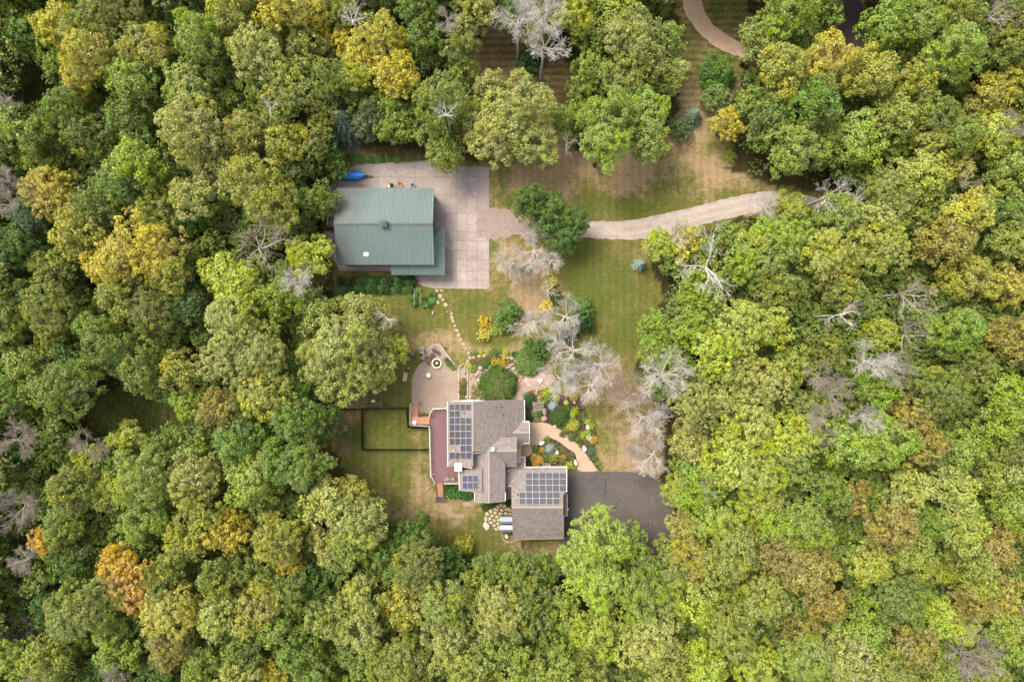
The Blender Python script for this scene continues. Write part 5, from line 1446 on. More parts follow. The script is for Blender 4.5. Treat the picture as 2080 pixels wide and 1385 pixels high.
# px py radius(px) colour style(r round, f fine, l loose) [height class]
TREES = '''
30 20 48 C r;44 72 42 G r;128 54 46 Y f;235 35 72 O f;185 62 50 O f;190 112 58 Y r;296 100 52 K r;268 165 48 C r;166 163 40 Y f;404 77 52 C r;370 30 34 D r;470 22 46 K l;575 20 50 Y r
632 34 44 Y r;525 108 62 S l;622 108 40 M r;595 165 46 S l;378 175 46 S l;388 262 66 S l;570 210 50 O l;498 275 50 K r;582 290 42 K r;505 365 58 K r;555 417 56 K r;428 340 42 S r;640 282 40 O l
668 330 42 D l;650 408 40 G l;256 238 45 G r;130 215 38 G l;38 262 50 C r;77 325 36 L r;118 297 32 O l;184 276 50 O l;286 335 50 C r;245 370 46 G r;323 372 32 C r;280 282 36 G l;108 395 54 Y f;202 420 52 O l
318 430 50 K l;397 404 46 S l;384 452 42 D l;67 435 42 W r;12 160 40 D r;60 335 34 D r;34 504 54 D r;162 480 50 K r;114 548 46 O l;303 515 72 Y r;230 540 48 Y r;345 560 44 K r;24 595 42 G l;101 622 52 O l
252 600 50 M r;316 628 52 O f;387 622 40 D r;185 662 34 C r;24 662 50 M r;111 675 34 K l;229 702 60 G r;135 716 36 D l;286 739 50 M r;322 772 40 C r;67 746 46 M r;135 790 62 G r;20 797 50 G l;377 750 45 K l
480 655 56 S f;535 715 58 S f;470 735 56 S f;540 797 56 K l;390 823 36 C r;444 830 42 B l;458 558 44 L r;500 596 46 L r;572 610 44 C r;632 520 46 L l;655 650 46 S r;740 640 44 S r;700 700 70 S r;650 735 50 S r;745 745 55 S r;690 775 44 S r
800 712 32 L f;633 772 44 G r;606 857 52 G r;648 862 46 G r;488 897 50 G r;256 897 36 L r;337 915 44 G r;94 912 42 G l;30 925 42 D l;188 937 38 L l;148 992 50 O l;293 974 60 M r;215 1000 36 L r;296 1058 50 C r
397 970 62 S r;414 1035 46 K l;515 978 50 M r;572 938 50 G r;625 950 54 G r;673 1020 50 S r;464 1081 46 Y l;380 1102 46 K l;565 1092 54 K l;589 1142 32 Y l;242 1147 40 A r;284 1190 50 A f;337 1172 46 O l;350 1240 58 Y f
454 1176 50 O l;525 1172 46 O l;448 1250 46 S l;522 1228 58 K r;589 1200 40 O l;673 1105 46 S l;650 1182 44 D l;673 1250 46 M r;128 1066 44 O l;94 1096 30 A f;151 1147 46 D l;168 1230 60 M f;111 1235 42 D l
242 1310 48 C r;350 1310 50 B l;411 1356 44 O l;498 1305 46 G l;555 1272 40 C r;488 1362 44 S l;555 1364 32 Y l;606 1315 48 G r;640 1374 42 G r;320 1371 40 D l;215 1370 46 D l;94 1340 50 M f;20 1215 40 D l;30 1330 44 M f
738 1058 56 S r;707 1108 44 M l;765 1122 48 G l;710 1004 46 K l;835 1095 54 D l;852 1142 52 O l;908 1148 42 D l;838 1182 44 O l;993 1157 38 G l;1046 1154 38 G l;1102 1156 40 G l;1218 1092 60 N r;1178 1130 44 N r;1216 1178 56 N r;1262 1106 42 N r
966 1199 42 M r;1067 1202 52 O l;902 1223 54 M r;831 1223 48 K l;784 1228 22 A l;734 1216 46 S l;724 1273 54 S r;1013 1240 52 S l;1072 1248 54 O l;1138 1243 48 M l;919 1297 66 S r;1010 1300 52 M l;818 1341 62 M r;950 1347 56 M r
985 1374 34 Y r;1212 1273 52 L r;1144 1304 48 G l;1060 1366 46 M r;1128 1358 46 M l;1195 1351 52 M r;1300 1160 48 C r;1289 1216 54 C r;1345 1205 50 M r;1313 1298 60 S r;1356 1351 46 M r;1388 1061 34 S r;1380 1128 44 M r;1378 998 36 L r;1275 1354 42 O l
1476 930 58 L f;1535 965 56 L f;1600 935 54 C f;1420 1000 44 C r;1542 1015 50 L f;1464 1065 54 L r;1632 1065 56 C r;1570 1070 46 C r;1683 1000 42 G l;1720 1010 42 B l;1844 992 44 S r;1929 985 48 S r;1952 1065 50 M r;1885 1065 40 G l;1811 1071 46 B r
2036 970 48 M r;2053 1036 40 C r;2013 1108 50 B r;1966 1135 44 M r;1858 1129 46 M r;1768 1145 44 L r;1575 1129 54 B f;1642 1155 48 B r;1481 1129 58 M r;1407 1135 44 K r;1673 1216 46 B l;1828 1216 54 G r;1548 1210 56 M l;1474 1206 46 O l
1410 1223 48 L l;1898 1243 36 L r;1945 1270 38 L r;1918 1162 28 L l;2030 1210 44 B l;1970 1222 42 B l;1986 1182 38 M l;1622 1277 44 B l;1481 1277 56 M l;1750 1267 48 C r;1717 1326 60 S r;1632 1334 52 M r;1427 1347 44 L r;1541 1357 50 L r;1851 1307 54 B l
1800 1360 44 M r;1834 1372 34 L r;2053 1307 42 C r;2003 1368 44 M r;2040 1270 36 M r;1900 1360 44 O r
1390 496 42 Y l;1338 500 36 L l;1582 490 56 C r;1548 544 54 M l;1676 514 54 K l;1784 507 56 K l;1700 563 50 K l;1918 494 50 B r;2053 487 42 M r;1952 561 56 K r;2036 578 46 K l;1430 588 48 C l;1582 595 46 O l;1498 672 60 L f;1414 662 46 C r;1562 665 42 L r
1450 720 50 L l;1481 752 52 S l;1548 780 54 S l;1609 746 46 M l;1414 817 54 S l;1480 820 48 S l;1676 716 42 O l;1784 675 36 L f;1935 675 52 C r;1979 746 50 O l;2050 690 46 B l;1902 797 56 O l;1844 845 44 B l;1784 786 42 C r;2036 857 50 C r;1515 865 60 L f
1616 880 54 L r;1800 897 56 C r;1733 904 46 C r;1870 900 46 B l;1960 905 46 C r;2030 920 46 O l;1716 600 42 O l;2046 800 42 C l;1640 830 46 M l;1402 895 46 S r;1580 900 46 L l;1338 669 42 C l;1331 716 40 M l;1366 740 38 C l
1600 22 54 C r;1660 30 44 C r;1548 80 48 M f;1845 34 56 C r;1800 60 46 C r;1945 27 50 M r;1935 108 58 C r;1817 111 46 K r;1690 122 56 Y r;1635 155 44 Y r;1590 148 50 K r;1767 148 48 K r;2036 94 48 O l;2053 165 42 K l;1474 253 34 Y l;1568 232 48 G r;1650 215 50 G r
1609 303 56 M r;1740 286 48 C r;1683 275 34 C r;1817 236 50 M r;1898 229 40 O l;1868 160 42 K l;1945 275 42 O f;2013 276 46 L r;2003 205 46 K l;1935 330 46 K l;1817 303 30 C l;1868 363 50 L r;1811 400 54 M r;2046 353 48 M r;2036 437 46 G r;1959 437 50 K r
1602 424 36 L r;1784 447 48 S l;1700 437 46 M l;1870 440 46 O l;2060 30 44 O l;1885 290 36 K l;1530 500 40 L l;1500 540 38 C l
771 84 56 Y l;735 120 36 Y l;804 156 46 Y l;858 74 40 G r;935 95 40 M r;938 140 36 M l;966 22 46 S l;850 10 44 G l;700 30 34 O l;798 212 40 C r;801 258 36 C r;724 202 42 O l;892 205 52 M l;895 285 46 M l;1000 180 40 S r;1010 265 62 S r;960 240 44 M r
1070 215 54 S r;1080 290 50 S r;1178 25 50 L r;1242 20 46 L r;1205 65 44 C r;1276 80 60 S l;1275 160 54 M r;1195 158 46 M l;1240 230 60 C r;1300 230 54 C r;1228 293 54 C r;1165 240 42 C r;1318 285 40 M r;1350 84 42 M r;1354 152 42 S l;1300 130 48 M l
718 155 36 L l;700 90 36 Y l;1040 30 36 G l;925 185 34 M l;905 318 34 M l;1110 430 46 D r;1070 410 36 D r;1160 455 36 D r;1140 485 30 D r;750 245 38 W l;655 220 40 O l;670 160 40 O l;1095 60 34 M l
'''
SHORT = {(1110,430), (1070,410), (1160,455), (1140,485), (1390,496), (1338,500)}
tl = []
for line in TREES.strip().split('\n'):
    for e in line.split(';'):
        e = e.strip()
        if e:
            a = e.split(); tl.append((float(a[0]), float(a[1]), float(a[2]), a[3], a[4]))
# understorey trees wherever the listed crowns leave the woods uncovered
frng = random.Random(5)
def covered(px, py, f=.92):
    for (x_, y_, r, _, _) in tl:
        if (px-x_)**2+(py-y_)**2 < (r*f)**2: return True
    return False
fill = []
for gy in range(10, 1385, 22):
    for gx in range(8, 2080, 22):
        px = gx+frng.uniform(-8, 8); py = gy+frng.uniform(-8, 8)
        if covered(px, py): continue
        zc = 5.0; w = P2(px, py, zc); w0 = P2(px, py, 0); w2 = P2(px, py, 2.5)
        if bool(is_open(np.array([w0[0], w2[0]]), np.array([w0[1], w2[1]])).any()): continue
        if bool(is_open(np.array([w[0]]), np.array([w[1]]))[0]): continue
        near = any(bool(is_open(np.array([w[0]+dx]), np.array([w[1]+dy]))[0]) for dx, dy in ((1.7, 0), (-1.7, 0), (0, 1.7), (0, -1.7)))
        if near: continue
        if any((px-f[0])**2+(py-f[1])**2 < 44**2 for f in fill): continue
        fill.append((px, py, frng.uniform(26, 36), frng.choice('DGDOMG'), 'l'))
print('listed trees', len(tl), 'fill', len(fill), flush=True)

def sizeword(r): return 'small' if r < 34 else ('medium' if r < 45 else ('large' if r < 56 else 'huge'))
def zone(px, py):
    c = 'left edge' if px < 120 else 'far left' if px < 420 else 'left' if px < 760 else 'centre' if px < 1320 else 'right' if px < 1640 else 'far right' if px < 1960 else 'right edge'
    r = 'top' if py < 130 else 'upper' if py < 480 else 'middle' if py < 860 else 'lower' if py < 1240 else 'bottom'
    return f'{r} {c}'
def rel(dx, dy):
    if abs(dx) > 2*abs(dy): return 'right of' if dx > 0 else 'left of'
    if abs(dy) > 2*abs(dx): return 'below' if dy > 0 else 'above'
    return ('below right of' if dx > 0 else 'below left of') if dy > 0 else ('above right of' if dx > 0 else 'above left of')
used_labels = set()
def tree_label(i, allt, noun='tree'):
    px, py, r, c, s = allt[i]
    nb = sorted((j for j in range(len(allt)) if j != i), key=lambda j: (allt[j][0]-px)**2+(allt[j][1]-py)**2)[:7]
    base = f'{sizeword(r)} {LC[c][1]} {noun}'
    z = zone(px, py)
    opts = []
    for j in nb:
        q = allt[j]; opts.append(f'{rel(px-q[0], py-q[1])} a {sizeword(q[2])} {LC[q[3]][1]} crown')
    for o_ in opts:
        l = f'{base} {o_}, {z}'
        if l not in used_labels: used_labels.add(l); return l
    for a in range(len(nb)):
        for b in range(a+1, len(nb)):
            qa, qb = allt[nb[a]], allt[nb[b]]
            l = f'{base} between a {LC[qa[3]][1]} and a {sizeword(qb[2])} {LC[qb[3]][1]} crown, {z}'
            if l not in used_labels: used_labels.add(l); return l
    return base + ', ' + z

trng = random.Random(21)
allt = tl
STY = {'r': 'round', 'f': 'fine', 'l': 'loose'}
def place_crown(root_name, label, cat, px, py, rpx, code, style, hc, group, turned=None):
    k = (H-hc)/H; Rm = rpx/S*k
    sk = 's' if Rm < 3.5 else ('m' if Rm < 4.9 else 'l') if Rm < 9 else 'l'
    me, tm, R0 = trng.choice(CROWN[(sk, STY[style])])
    x_, y_, _ = P(px, py, hc)
    x_ *= 1; y_ *= 1
    t = thing(root_name, label, cat, (x_, y_, 0), group, rz=trng.uniform(0, 6.28))
    s_ = Rm/R0*1.04
    cr_ = bpy.data.objects.new('crown', me); COL.objects.link(cr_); cr_.parent = t
    cr_.location = (0, 0, hc); cr_.scale = (s_*trng.uniform(.92, 1.08), s_*trng.uniform(.92, 1.08), s_*trng.uniform(.9, 1.2))
    c = LC[code][0]
    j = [trng.uniform(.95, 1.05) for _ in range(3)]; b_ = trng.uniform(.88, 1.06)
    col = tuple(min(.8, v*LEAF_K*j[i]*b_) for i, v in enumerate(lin(c)))
    if turned is None:
        turned = {'K': .3, 'Y': .55, 'O': .12, 'S': .03, 'A': .15, 'B': .08, 'L': .05}.get(code, .01) * trng.uniform(.3, 1.4)
    cr_.color = col + (1-turned,)
    tr = bpy.data.objects.new('trunk', tm); COL.objects.link(tr); tr.parent = t; tr.scale = (s_, s_, hc/10)
    return t
for i, (px, py, r, c, s) in enumerate(allt):
    Rm = r/S
    if (int(px), int(py)) in SHORT: hc = trng.uniform(4.5, 6)
    else:
        hc = 6.0 + 0.9*Rm + trng.uniform(-1.5, 2.4)
        if c == 'D': hc -= 2
        if r < 38: hc -= 1
        wq = P2(px, py, hc); dq = Rm*1.25
        if r < 50 and any(bool(is_open(np.array([wq[0]+dq*math.cos(k*.785)]), np.array([wq[1]+dq*math.sin(k*.785)]))[0]) for k in range(8)): hc = max(3.6, hc-2.6)
    kd = c in 'YAKBLO'
    place_crown('autumn_tree' if kd else 'leafy_tree', tree_label(i, allt), 'tree', px, py, r, c, s, hc, 'trees turning yellow in the woods' if kd else 'green leafy trees of the woods')

# bare trees: px py r tone(w white, b brown) proto height lean
BT = [(17,217,30,'b',0,11,'bare brown tree at the left edge beside the dark clearing'),(10,367,26,'b',1,11,'small bare grey tree at the left edge above the golden crown'),(12,412,30,'b',2,11,'bare grey tree at the left edge beside the golden crown'),
 (20,895,42,'b',3,9,'pale bare tree at the left edge below the middle'),(162,900,26,'b',0,9,'small bare brownish tree above the lime shrubs on the lower left'),(205,915,22,'b',2,8,'thin bare grey tree right of the lime shrubs on the lower left'),
 (515,500,66,'b',4,13,'wide bare brown-grey tree with open limbs left of the barn'),(600,572,30,'w',1,11,'bare grey twigs below the yellow-green tree by the barn corner'),
 (38,1028,46,'b',2,9,'big greyish bare tree at the lower left edge'),(50,1138,30,'b',3,10,'reddish bare tree under the big greyish one at the lower left edge'),(22,1290,44,'b',1,7,'tangled bare brushy tree at the bottom left corner'),(80,1375,30,'w',0,8,'small bare grey tree on the bottom edge near the left corner'),
 (225,1375,26,'b',1,9,'thin bare tree on the bottom edge below the fresh green crown'),
 (1053,36,48,'w',0,12,'white bare tree at the top edge above the mown strip'),(1110,24,40,'w',1,12,'white bare tree at the top edge touching the lime crowns'),(1106,88,46,'w',2,11,'white bare tree with drooping twigs over the mown strip'),
 (908,34,26,'b',3,11,'thin bare brownish tree at the top edge left of the mown strip'),(712,36,34,'w',4,14,'bare limbs standing out of the golden tree at the top'),(1152,288,22,'w',5,7,'gnarled little bare tree between the two big round crowns'),
 (1696,392,60,'w',4,9,'wide bare white tree beside the end of the gravel drive'),(1745,405,34,'w',5,8,'sparse bare branches right of the wide white tree by the drive'),(1560,420,26,'w',1,8,'fine white twiggy tree at the bend of the gravel drive'),
 (1028,530,34,'w',0,5,'white bare tree at the right edge of the concrete apron'),(1086,505,40,'w',3,5.5,'white bare tree just below the dark green tree on the drive'),(1120,528,26,'w',2,5,'small white bare tree at the edge of the green lawn'),(1060,545,30,'b',1,4,'brownish bare shrubby tree on the dry grass'),
 (1112,590,26,'w',4,6,'leaning bare branch tree with yellow leaves above the big white fan'),(1092,655,42,'w',0,7,'dense white fan-like bare tree above the rock garden'),(1152,642,40,'w',2,7.5,'white bare tree overlapping the right of the white fan'),
 (1168,712,46,'w',3,8,'upper of the large white bare trees right of the rock garden'),(1222,742,38,'w',1,8,'white bare tree reaching right over the lawn'),(1142,772,46,'w',0,7.5,'white bare tree above the lime shrubs of the front garden'),(1200,782,40,'w',2,7.5,'lowest of the white bare trees right of the rock garden'),
 (1284,802,46,'b',3,7,'pale brown bare tree on the right side of the lower lawn'),(1350,764,50,'w',1,10,'white bare tree at the wood edge right of the lawn'),(1312,852,50,'w',0,8,'bare white tree between lawn and woods above the driveway'),(1298,905,40,'b',2,7,'brownish bare tree above the asphalt driveway'),(1330,925,40,'w',3,8,'bare pale tree beside the upper corner of the driveway'),
 (1445,540,74,'w',5,12,'big bare tree with thick pale limbs right of the green lawn'),(1380,470,30,'w',2,8,'fine white bare twigs above the yellow tree by the drive'),
 (1718,638,36,'w',5,13,'white bare tree with forking limbs in the right woods'),(1850,595,58,'b',4,13,'wide brownish bare tree in the right woods'),(1850,680,42,'b',5,12,'bare branching tree below the wide brownish one'),(1772,735,44,'w',0,13,'bright white bare tree in the right woods below the lime crown'),
 (1822,752,32,'b',1,12,'greyish bare tree right of the bright white one'),(1668,765,30,'b',2,12,'greyish pink bare tree, uppermost of a chain of three'),(1698,805,38,'b',3,12,'greyish pink bare tree, middle of a chain of three'),(1660,842,30,'b',0,12,'greyish pink bare tree, lowest of a chain of three'),
 (1762,852,30,'w',1,11,'pale bare tree above a fresh green crown on the right'),(1680,885,24,'b',2,10,'small dark bare tree in a gap of the right woods'),
 (1437,992,32,'b',4,10,'brown bare tree left of the lime crowns on the lower right'),(1972,1340,52,'b',1,10,'pale bare tree at the bottom right'),(2025,25,44,'b',4,13,'bare branching tree in the top right corner'),(2062,258,32,'b',3,12,'bare grey tree at the right edge near the top'),(1970,370,30,'b',5,12,'sparse bare twigs in the upper right woods'),
 (690,668,20,'w',5,12,'few bare grey twigs standing out of the big pale sage crown'),(785,648,26,'w',5,9,'bare forked branches right of the big pale sage tree'),(905,230,30,'w',4,13,'curved bare branches in the crown above the apron'),(545,215,22,'w',5,14,'small bare twigs in the upper left sage crowns')]
def bare_tree(px, py, r, tone, k, hc, label):
    if hc >= 9: hc += 2
    r *= 1.1
    x_, y_, _ = P(px, py, hc); Rm = r/S*(H-hc)/H
    t = thing('bare_tree', label, 'tree', (x_, y_, 0), 'bare dead trees', rz=trng.uniform(0, 6.28))
    pr = (BARE if tone == 'w' else BAREB)[k]; s_ = Rm/4.0*1.06
    for nm, me in zip(('limbs', 'twigs', 'trunk'), pr):
        o = bpy.data.objects.new(nm, me); COL.objects.link(o); o.parent = t; o.location = (0, 0, hc)
        if nm == 'twigs': o['kind'] = 'stuff'
        if nm == 'trunk': o.scale = (s_, s_, hc/12); 
        else: o.scale = (s_, s_, s_*.8)
for b_ in BT: bare_tree(*b_)

# conifers
def conifer(px, py, r, hh, col, label, proto=None):
    x_, y_, _ = P(px, py, hh*.3); Rm = r/S
    t = thing('spruce_tree', label, 'spruce', (x_, y_, 0), rz=trng.uniform(0, 6.28))
    pr_, ph_ = (SPRUCE, 2.2) if hh < 3.5 else (SPRUCE_BIG, 2.9)
    o = bpy.data.objects.new('foliage', pr_); COL.objects.link(o); o.parent = t; o.scale = (Rm, Rm, hh/ph_); o.location = (0, 0, .12)
    o.color = tuple(v*LEAF_K for v in lin(col)) + (1,)
    MB().cyl((x_, y_, 0), .04+.03*Rm, hh*.8, 6).build('trunk', M['bark'], t, origin=(x_, y_, 0))
conifer(1117, 911, 13, 1.3, (138, 150, 146), 'round dwarf blue spruce in the inner flower bed')
conifer(1124, 825, 13, 1.4, (142, 156, 152), 'broad dwarf blue spruce right of the arbour')
conifer(1299, 538, 17, 3.2, (134, 152, 134), 'small silvery blue spruce alone on the green lawn')
conifer(690, 205, 52, 10, (112, 136, 112), 'tall blue green conifer with star-shaped boughs in the woods above the barn')
conifer(705, 258, 46, 9, (104, 128, 100), 'blue green conifer just above the planted strip by the barn')
conifer(1408, 236, 24, 3.4, (120, 138, 112), 'greyish conifer at the edge of the dry grass near the top')

# shrubs
SH = 0
def shrub(px, py, r, col, label, hz=None, kind='s', fl=None, group=None, name='garden_shrub', cat='shrub'):
    global SH
    SH += 1
    Rm = r/S; x_, y_, _ = P(px, py, Rm*.6)
    me = BALL if kind == 'b' else (SHRUB if kind == 's' else TUFT)[SH % (4 if kind == 's' else 3)]
    t = thing(name, label, cat, (x_, y_, 0.0), group, rz=trng.uniform(0, 6.28))
    h_ = hz or Rm*.95
    big = r >= 20 and kind == 's'
    if big: me = CROWN[('s', 'fine' if SH % 2 else 'round')][0][0]
    o = bpy.data.objects.new('foliage', me); COL.objects.link(o); o.parent = t
    o.scale = (Rm*1.05, Rm*1.05, h_); o.location = (0, 0, h_*.12)
    if big: o.scale = (Rm/2.8, Rm/2.8, h_/2.9); o.location = (0, 0, h_*.6)
    b_ = trng.uniform(.9, 1.1); o.color = tuple(min(.8, v*LEAF_K*b_) for v in lin(col)) + (1,)
    if fl:
        f = bpy.data.objects.new('flowers', FLO[fl]); COL.objects.link(f); f.parent = t; f['kind'] = 'stuff'; f.scale = (Rm, Rm, h_*.95); f.location = (0, 0, h_*.15)
    return t
cL, cG, cD, cS, cYl, cC = (172,186,58), (104,132,58), (62,92,42), (140,160,100), (190,172,66), (128,156,66)
shrub(1011.5, 783, 37, (84,114,36), 'big round dense dark green bush above the house roof', 2.3, kind='b', name='round_bush')
shrub(1137, 845, 19, (82,112,46), 'large round dark green shrub between walk and mulch bed', kind='b')
for a_ in [
 (1118,793,8,cL,'round lime shrub at the top of the front garden'),(1106.5,800,8,cL,'lime shrub left of the topmost round lime shrub'),(1113,808,9,cC,'green shrub in the middle of the lime cluster by the arbour'),(1131,809,8,cL,'lime shrub at the right of the cluster above the blue spruce'),
 (1149.5,834,10,(90,128,50),'rounded green lobe shrub at the upper right of the large dark one'),(1169.5,834,9,cL,'lime shrub under the dark mulch patch'),(1163,842,8,cL,'lime shrub left of the upright green one'),
 (1164,864,14,(178,178,62),'yellow green spreading shrub beside the bend of the walk'),(1154,857,10,cC,'green shrub between the dark round one and the yellow green one'),(1186,842,7,cG,'tall green shrub on the right of the mulch bed'),(1187,850,6,cC,'small green shrub below the tall one in the outer bed'),
 (1194,857,7,cL,'lime shrub above the white block-like boulder'),(1202,865.5,7.5,cL,'lime shrub right of the white block-like boulder'),(1184.6,884.6,8,cL,'yellow lime shrub left of the white flowers'),(1194,878,8,(160,178,60),'lime shrub above the white flowers'),
 (1202,918,10,(100,120,84),'greyish green shrub beyond the walk boulder'),(1209,931,7,cG,'low green shrub along the lower outer bed'),(1216,941,6,cC,'light green shrub near the end of the outer bed'),(1220,950,5,cC,'last small green shrub of the outer bed by the driveway'),
 (1112,894,8,cG,'green shrub at the top rim of the inner bed'),(1087,911,8,cG,'green shrub at the left of the inner bed'),(1125.8,930,12,(150,158,74),'mottled yellow green shrub in the middle of the inner bed'),(1111,928,9,cG,'green shrub below the inner blue spruce'),
 (1130,912,4,cC,'small round shrub touching the blue spruce in the inner bed'),(1156,945,8.5,cL,'lime shrub beside the garage roof corner'),(1165.5,951,6,cS,'sage shrub at the end of the inner bed'),(1142,932,8,(128,138,72),'olive shrub right of the mottled one'),
 (1073,849,10,cD,'dark green shrub by the house wall above the entry'),(1085,839,8,cS,'sage coloured shrub left of the path stones'),(1090,852.8,6.5,cS,'small sage shrub above the walk'),(1073,826,9,cD,'dark green shrub at the house wall beside the arbour'),
 (1077,809,12,cD,'dark mottled shrub between house and path stones'),(1064.6,804,6,(120,160,120),'mint green shrub at the upper house corner'),(1104,819.4,7.5,cC,'green shrub on the arbour'),(1094,840,8,cG,'green shrub between the arbour and the entry'),
 (1030,640,27,cG,'tall green shrub on the lawn left of the white fan tree'),(1018,662,18,cC,'light green shrub below the tall green one'),(985,655,14,cYl,'yellow shrub on the lawn above the rock garden'),(982,680,15,(196,180,52),'brighter yellow shrub just below the other yellow one'),(1002,672,12,(160,168,70),'yellow green shrub right of the yellow pair'),
 (1075,735,29,(116,146,70),'large green shrub at the right end of the stone arc',1.9,'b'),(1080,708,22,cG,'green shrub under the white fan tree'),(1108,702,24,cG,'green shrub between the two groups of white dead trees'),(1118,572,18,(184,180,50),'yellow lime shrub at the left edge of the green lawn'),(1128,604,14,cD,'dark green shrub at the left edge of the green lawn'),
 (1180,625,24,cG,'green shrubby tree right of the white fan tree'),(1190,655,22,cD,'dark green shrub on the lawn edge right of the white twigs'),(1150,670,22,cD,'dark shrub beneath the white bare branches'),(1112,625,16,(206,176,40),'golden yellow shrub between bare white branches'),(1160,745,22,(110,132,70),'green shrub inside the large white dead tree'),(1190,740,16,cG,'green shrub on the right inside the large white dead tree'),
 (1070,545,12,cC,'small green shrub among the white bare trees'),(1457,150,38,(96,134,48),'rounded bright green bush on the dry grass at the upper right'),(1454,200,30,(122,140,78),'greyish green bush below the bright one on the dry grass'),(1484,317,14,(140,160,36),'small round lime bush at the wood edge'),(1452,18,9,cC,'tiny round green bush between the wheel tracks'),
 (1380,262,26,(100,120,70),'dull green bush at the right of the big round crown'),(1075,128,26,cD,'dark green bush on the shaded mown strip'),
 (936,1000,17,(74,122,52),'dense green shrub between the yard stairs and the house'),(918,1000,14,(76,124,54),'green shrub against the yard stairs'),(950,1006,12,(72,118,50),'green shrub under the small solar roof corner'),(1035,1081,6,(92,132,40),'bright green plant in the round garage bed'),(1033,1022,8,cD,'dark green shrub between house and garage'),(1000,1024,9,cD,'dark shrub below the house gable'),(984,1028,10,(74,92,44),'low dark shrub left of the flagstones'),
 (939,1108,20,(176,176,60),'yellow green bush at the lower wood edge'),
 (906,731,6,cG,'green plant at the right rim of the patio'),(912,738,8,(88,124,56),'dark green plant by the right rim of the patio'),(921,746,7,cG,'green plant near the garden steps'),(941,733,6,cL,'round lime plant left of the stone arc'),(904,708,4,cG,'tiny green plant at the top of the patio'),
 (953,746,8,cL,'lime plant at the left end of the soil crescent'),(961,750,8,cC,'light green plant below the left end of the soil crescent'),(977.5,716,5,cL,'small round lime plant left above the stone arc'),(988.5,714.5,6,cL,'larger round lime plant above the stone arc'),(1003,716,9,cG,'green plants above the middle of the stone arc'),(1026,716,8,cL,'lime plant above the right half of the stone arc'),(1014,714,7,cG,'small green plant above the stone arc'),(1046,720,8,cD,'dark green plant at the right end of the stone arc'),
 (986,738,10,(86,118,54),'dark green plant inside the soil crescent'),(1005,735,10,(178,164,60),'yellow groundcover left in the soil crescent'),(1022,736,12,(186,160,64),'yellow groundcover right in the soil crescent'),(965,719,6,cG,'small green plant above the left stones'),
 (940,777,9,(150,128,66),'rusty low shrub in the narrow bed by the patio'),(940,794,9,(110,118,50),'olive low shrub in the narrow bed by the patio'),(967,797,5,(130,120,56),'small brown tuft in the gravel garden'),(940,808,8,(130,118,60),'low brown shrub at the bottom of the narrow bed'),
 (1143,882,7,(110,104,70),'dull brown shrub at the outer edge of the walk'),(1160,888,8,(120,128,66),'low olive plant along the outer edge of the walk'),(1174,893,7,cG,'low green plant before the walk boulder'),(1150,872,6,cC,'little green plant at the bend of the walk')]:
    shrub(*a_)
# flowers
for a_ in [(1166,808,8,cG,'mound of orange flowers at the top of the mulch bed','o'),(1205,893,9,cG,'orange flowers at the right rim of the outer bed','o'),(1101,913,6,cG,'small orange flower clump beside the inner blue spruce','o'),(1087,930,10,cG,'large orange flower clump at the left of the inner bed','o'),(1097,934,8,cG,'orange flowers right of the largest orange clump','o'),(1088,942,8,(88,124,56),'orange flowers close to the garage corner','o'),
           (1196.5,889,6,cG,'white flowering plant in the outer bed','w'),(1144,929,6,cG,'sparse orange flowers among the olive plants of the inner bed','o'),(1150,818,5,cL,'small yellow green plant on the dark mulch',None)]:
    shrub(a_[0], a_[1], a_[2], a_[3], a_[4], fl=a_[5], kind='t', name='flowering_plant' if a_[5] else 'garden_shrub', cat='flowers' if a_[5] else 'shrub')
# hedge below the barn and planting above the apron, vegetable plot
hr = random.Random(9)
for k in range(13):
    px = 694 + 12.2*k
    shrub(px+hr.uniform(-3, 3), 572+hr.uniform(-3, 3), hr.uniform(9, 13), (74+hr.randint(-8, 8), 104+hr.randint(-8, 8), 50), 'dark green shrub of the hedge under the lower barn wall', hr.uniform(.9, 1.6), kind='st'[k % 2], group='hedge shrubs below the barn', name='hedge_shrub')
    if k < 12: shrub(px+5, 587+hr.uniform(-3, 3), 10, (80, 112, 52), 'dark green shrub of the lower hedge row under the barn', hr.uniform(.7, 1.3), kind='ts'[k % 2], group='lower hedge shrubs below the barn', name='hedge_shrub')
for k in range(12):
    shrub(715+10*k, 323+hr.uniform(-3, 3)-(3 if k > 7 else 0), 8.5, (100+hr.randint(-14, 14), 128, 56), 'low green plant of the strip along the upper rim of the concrete', .7, kind='t' if k % 2 else 's', group='plants along the upper rim of the apron', name='border_plant', cat='plant')
for k in range(16):
    px = 833+hr.uniform(0, 52); py = 590+hr.uniform(0, 34)
    shrub(px, py, hr.uniform(5, 8), (96+hr.randint(-14, 20), 130, 60), 'leafy vegetable plant in the plot below the apron', .7, kind='t' if k % 2 else 's', group='vegetable plants in the plot below the apron', name='vegetable_plant', cat='plant')

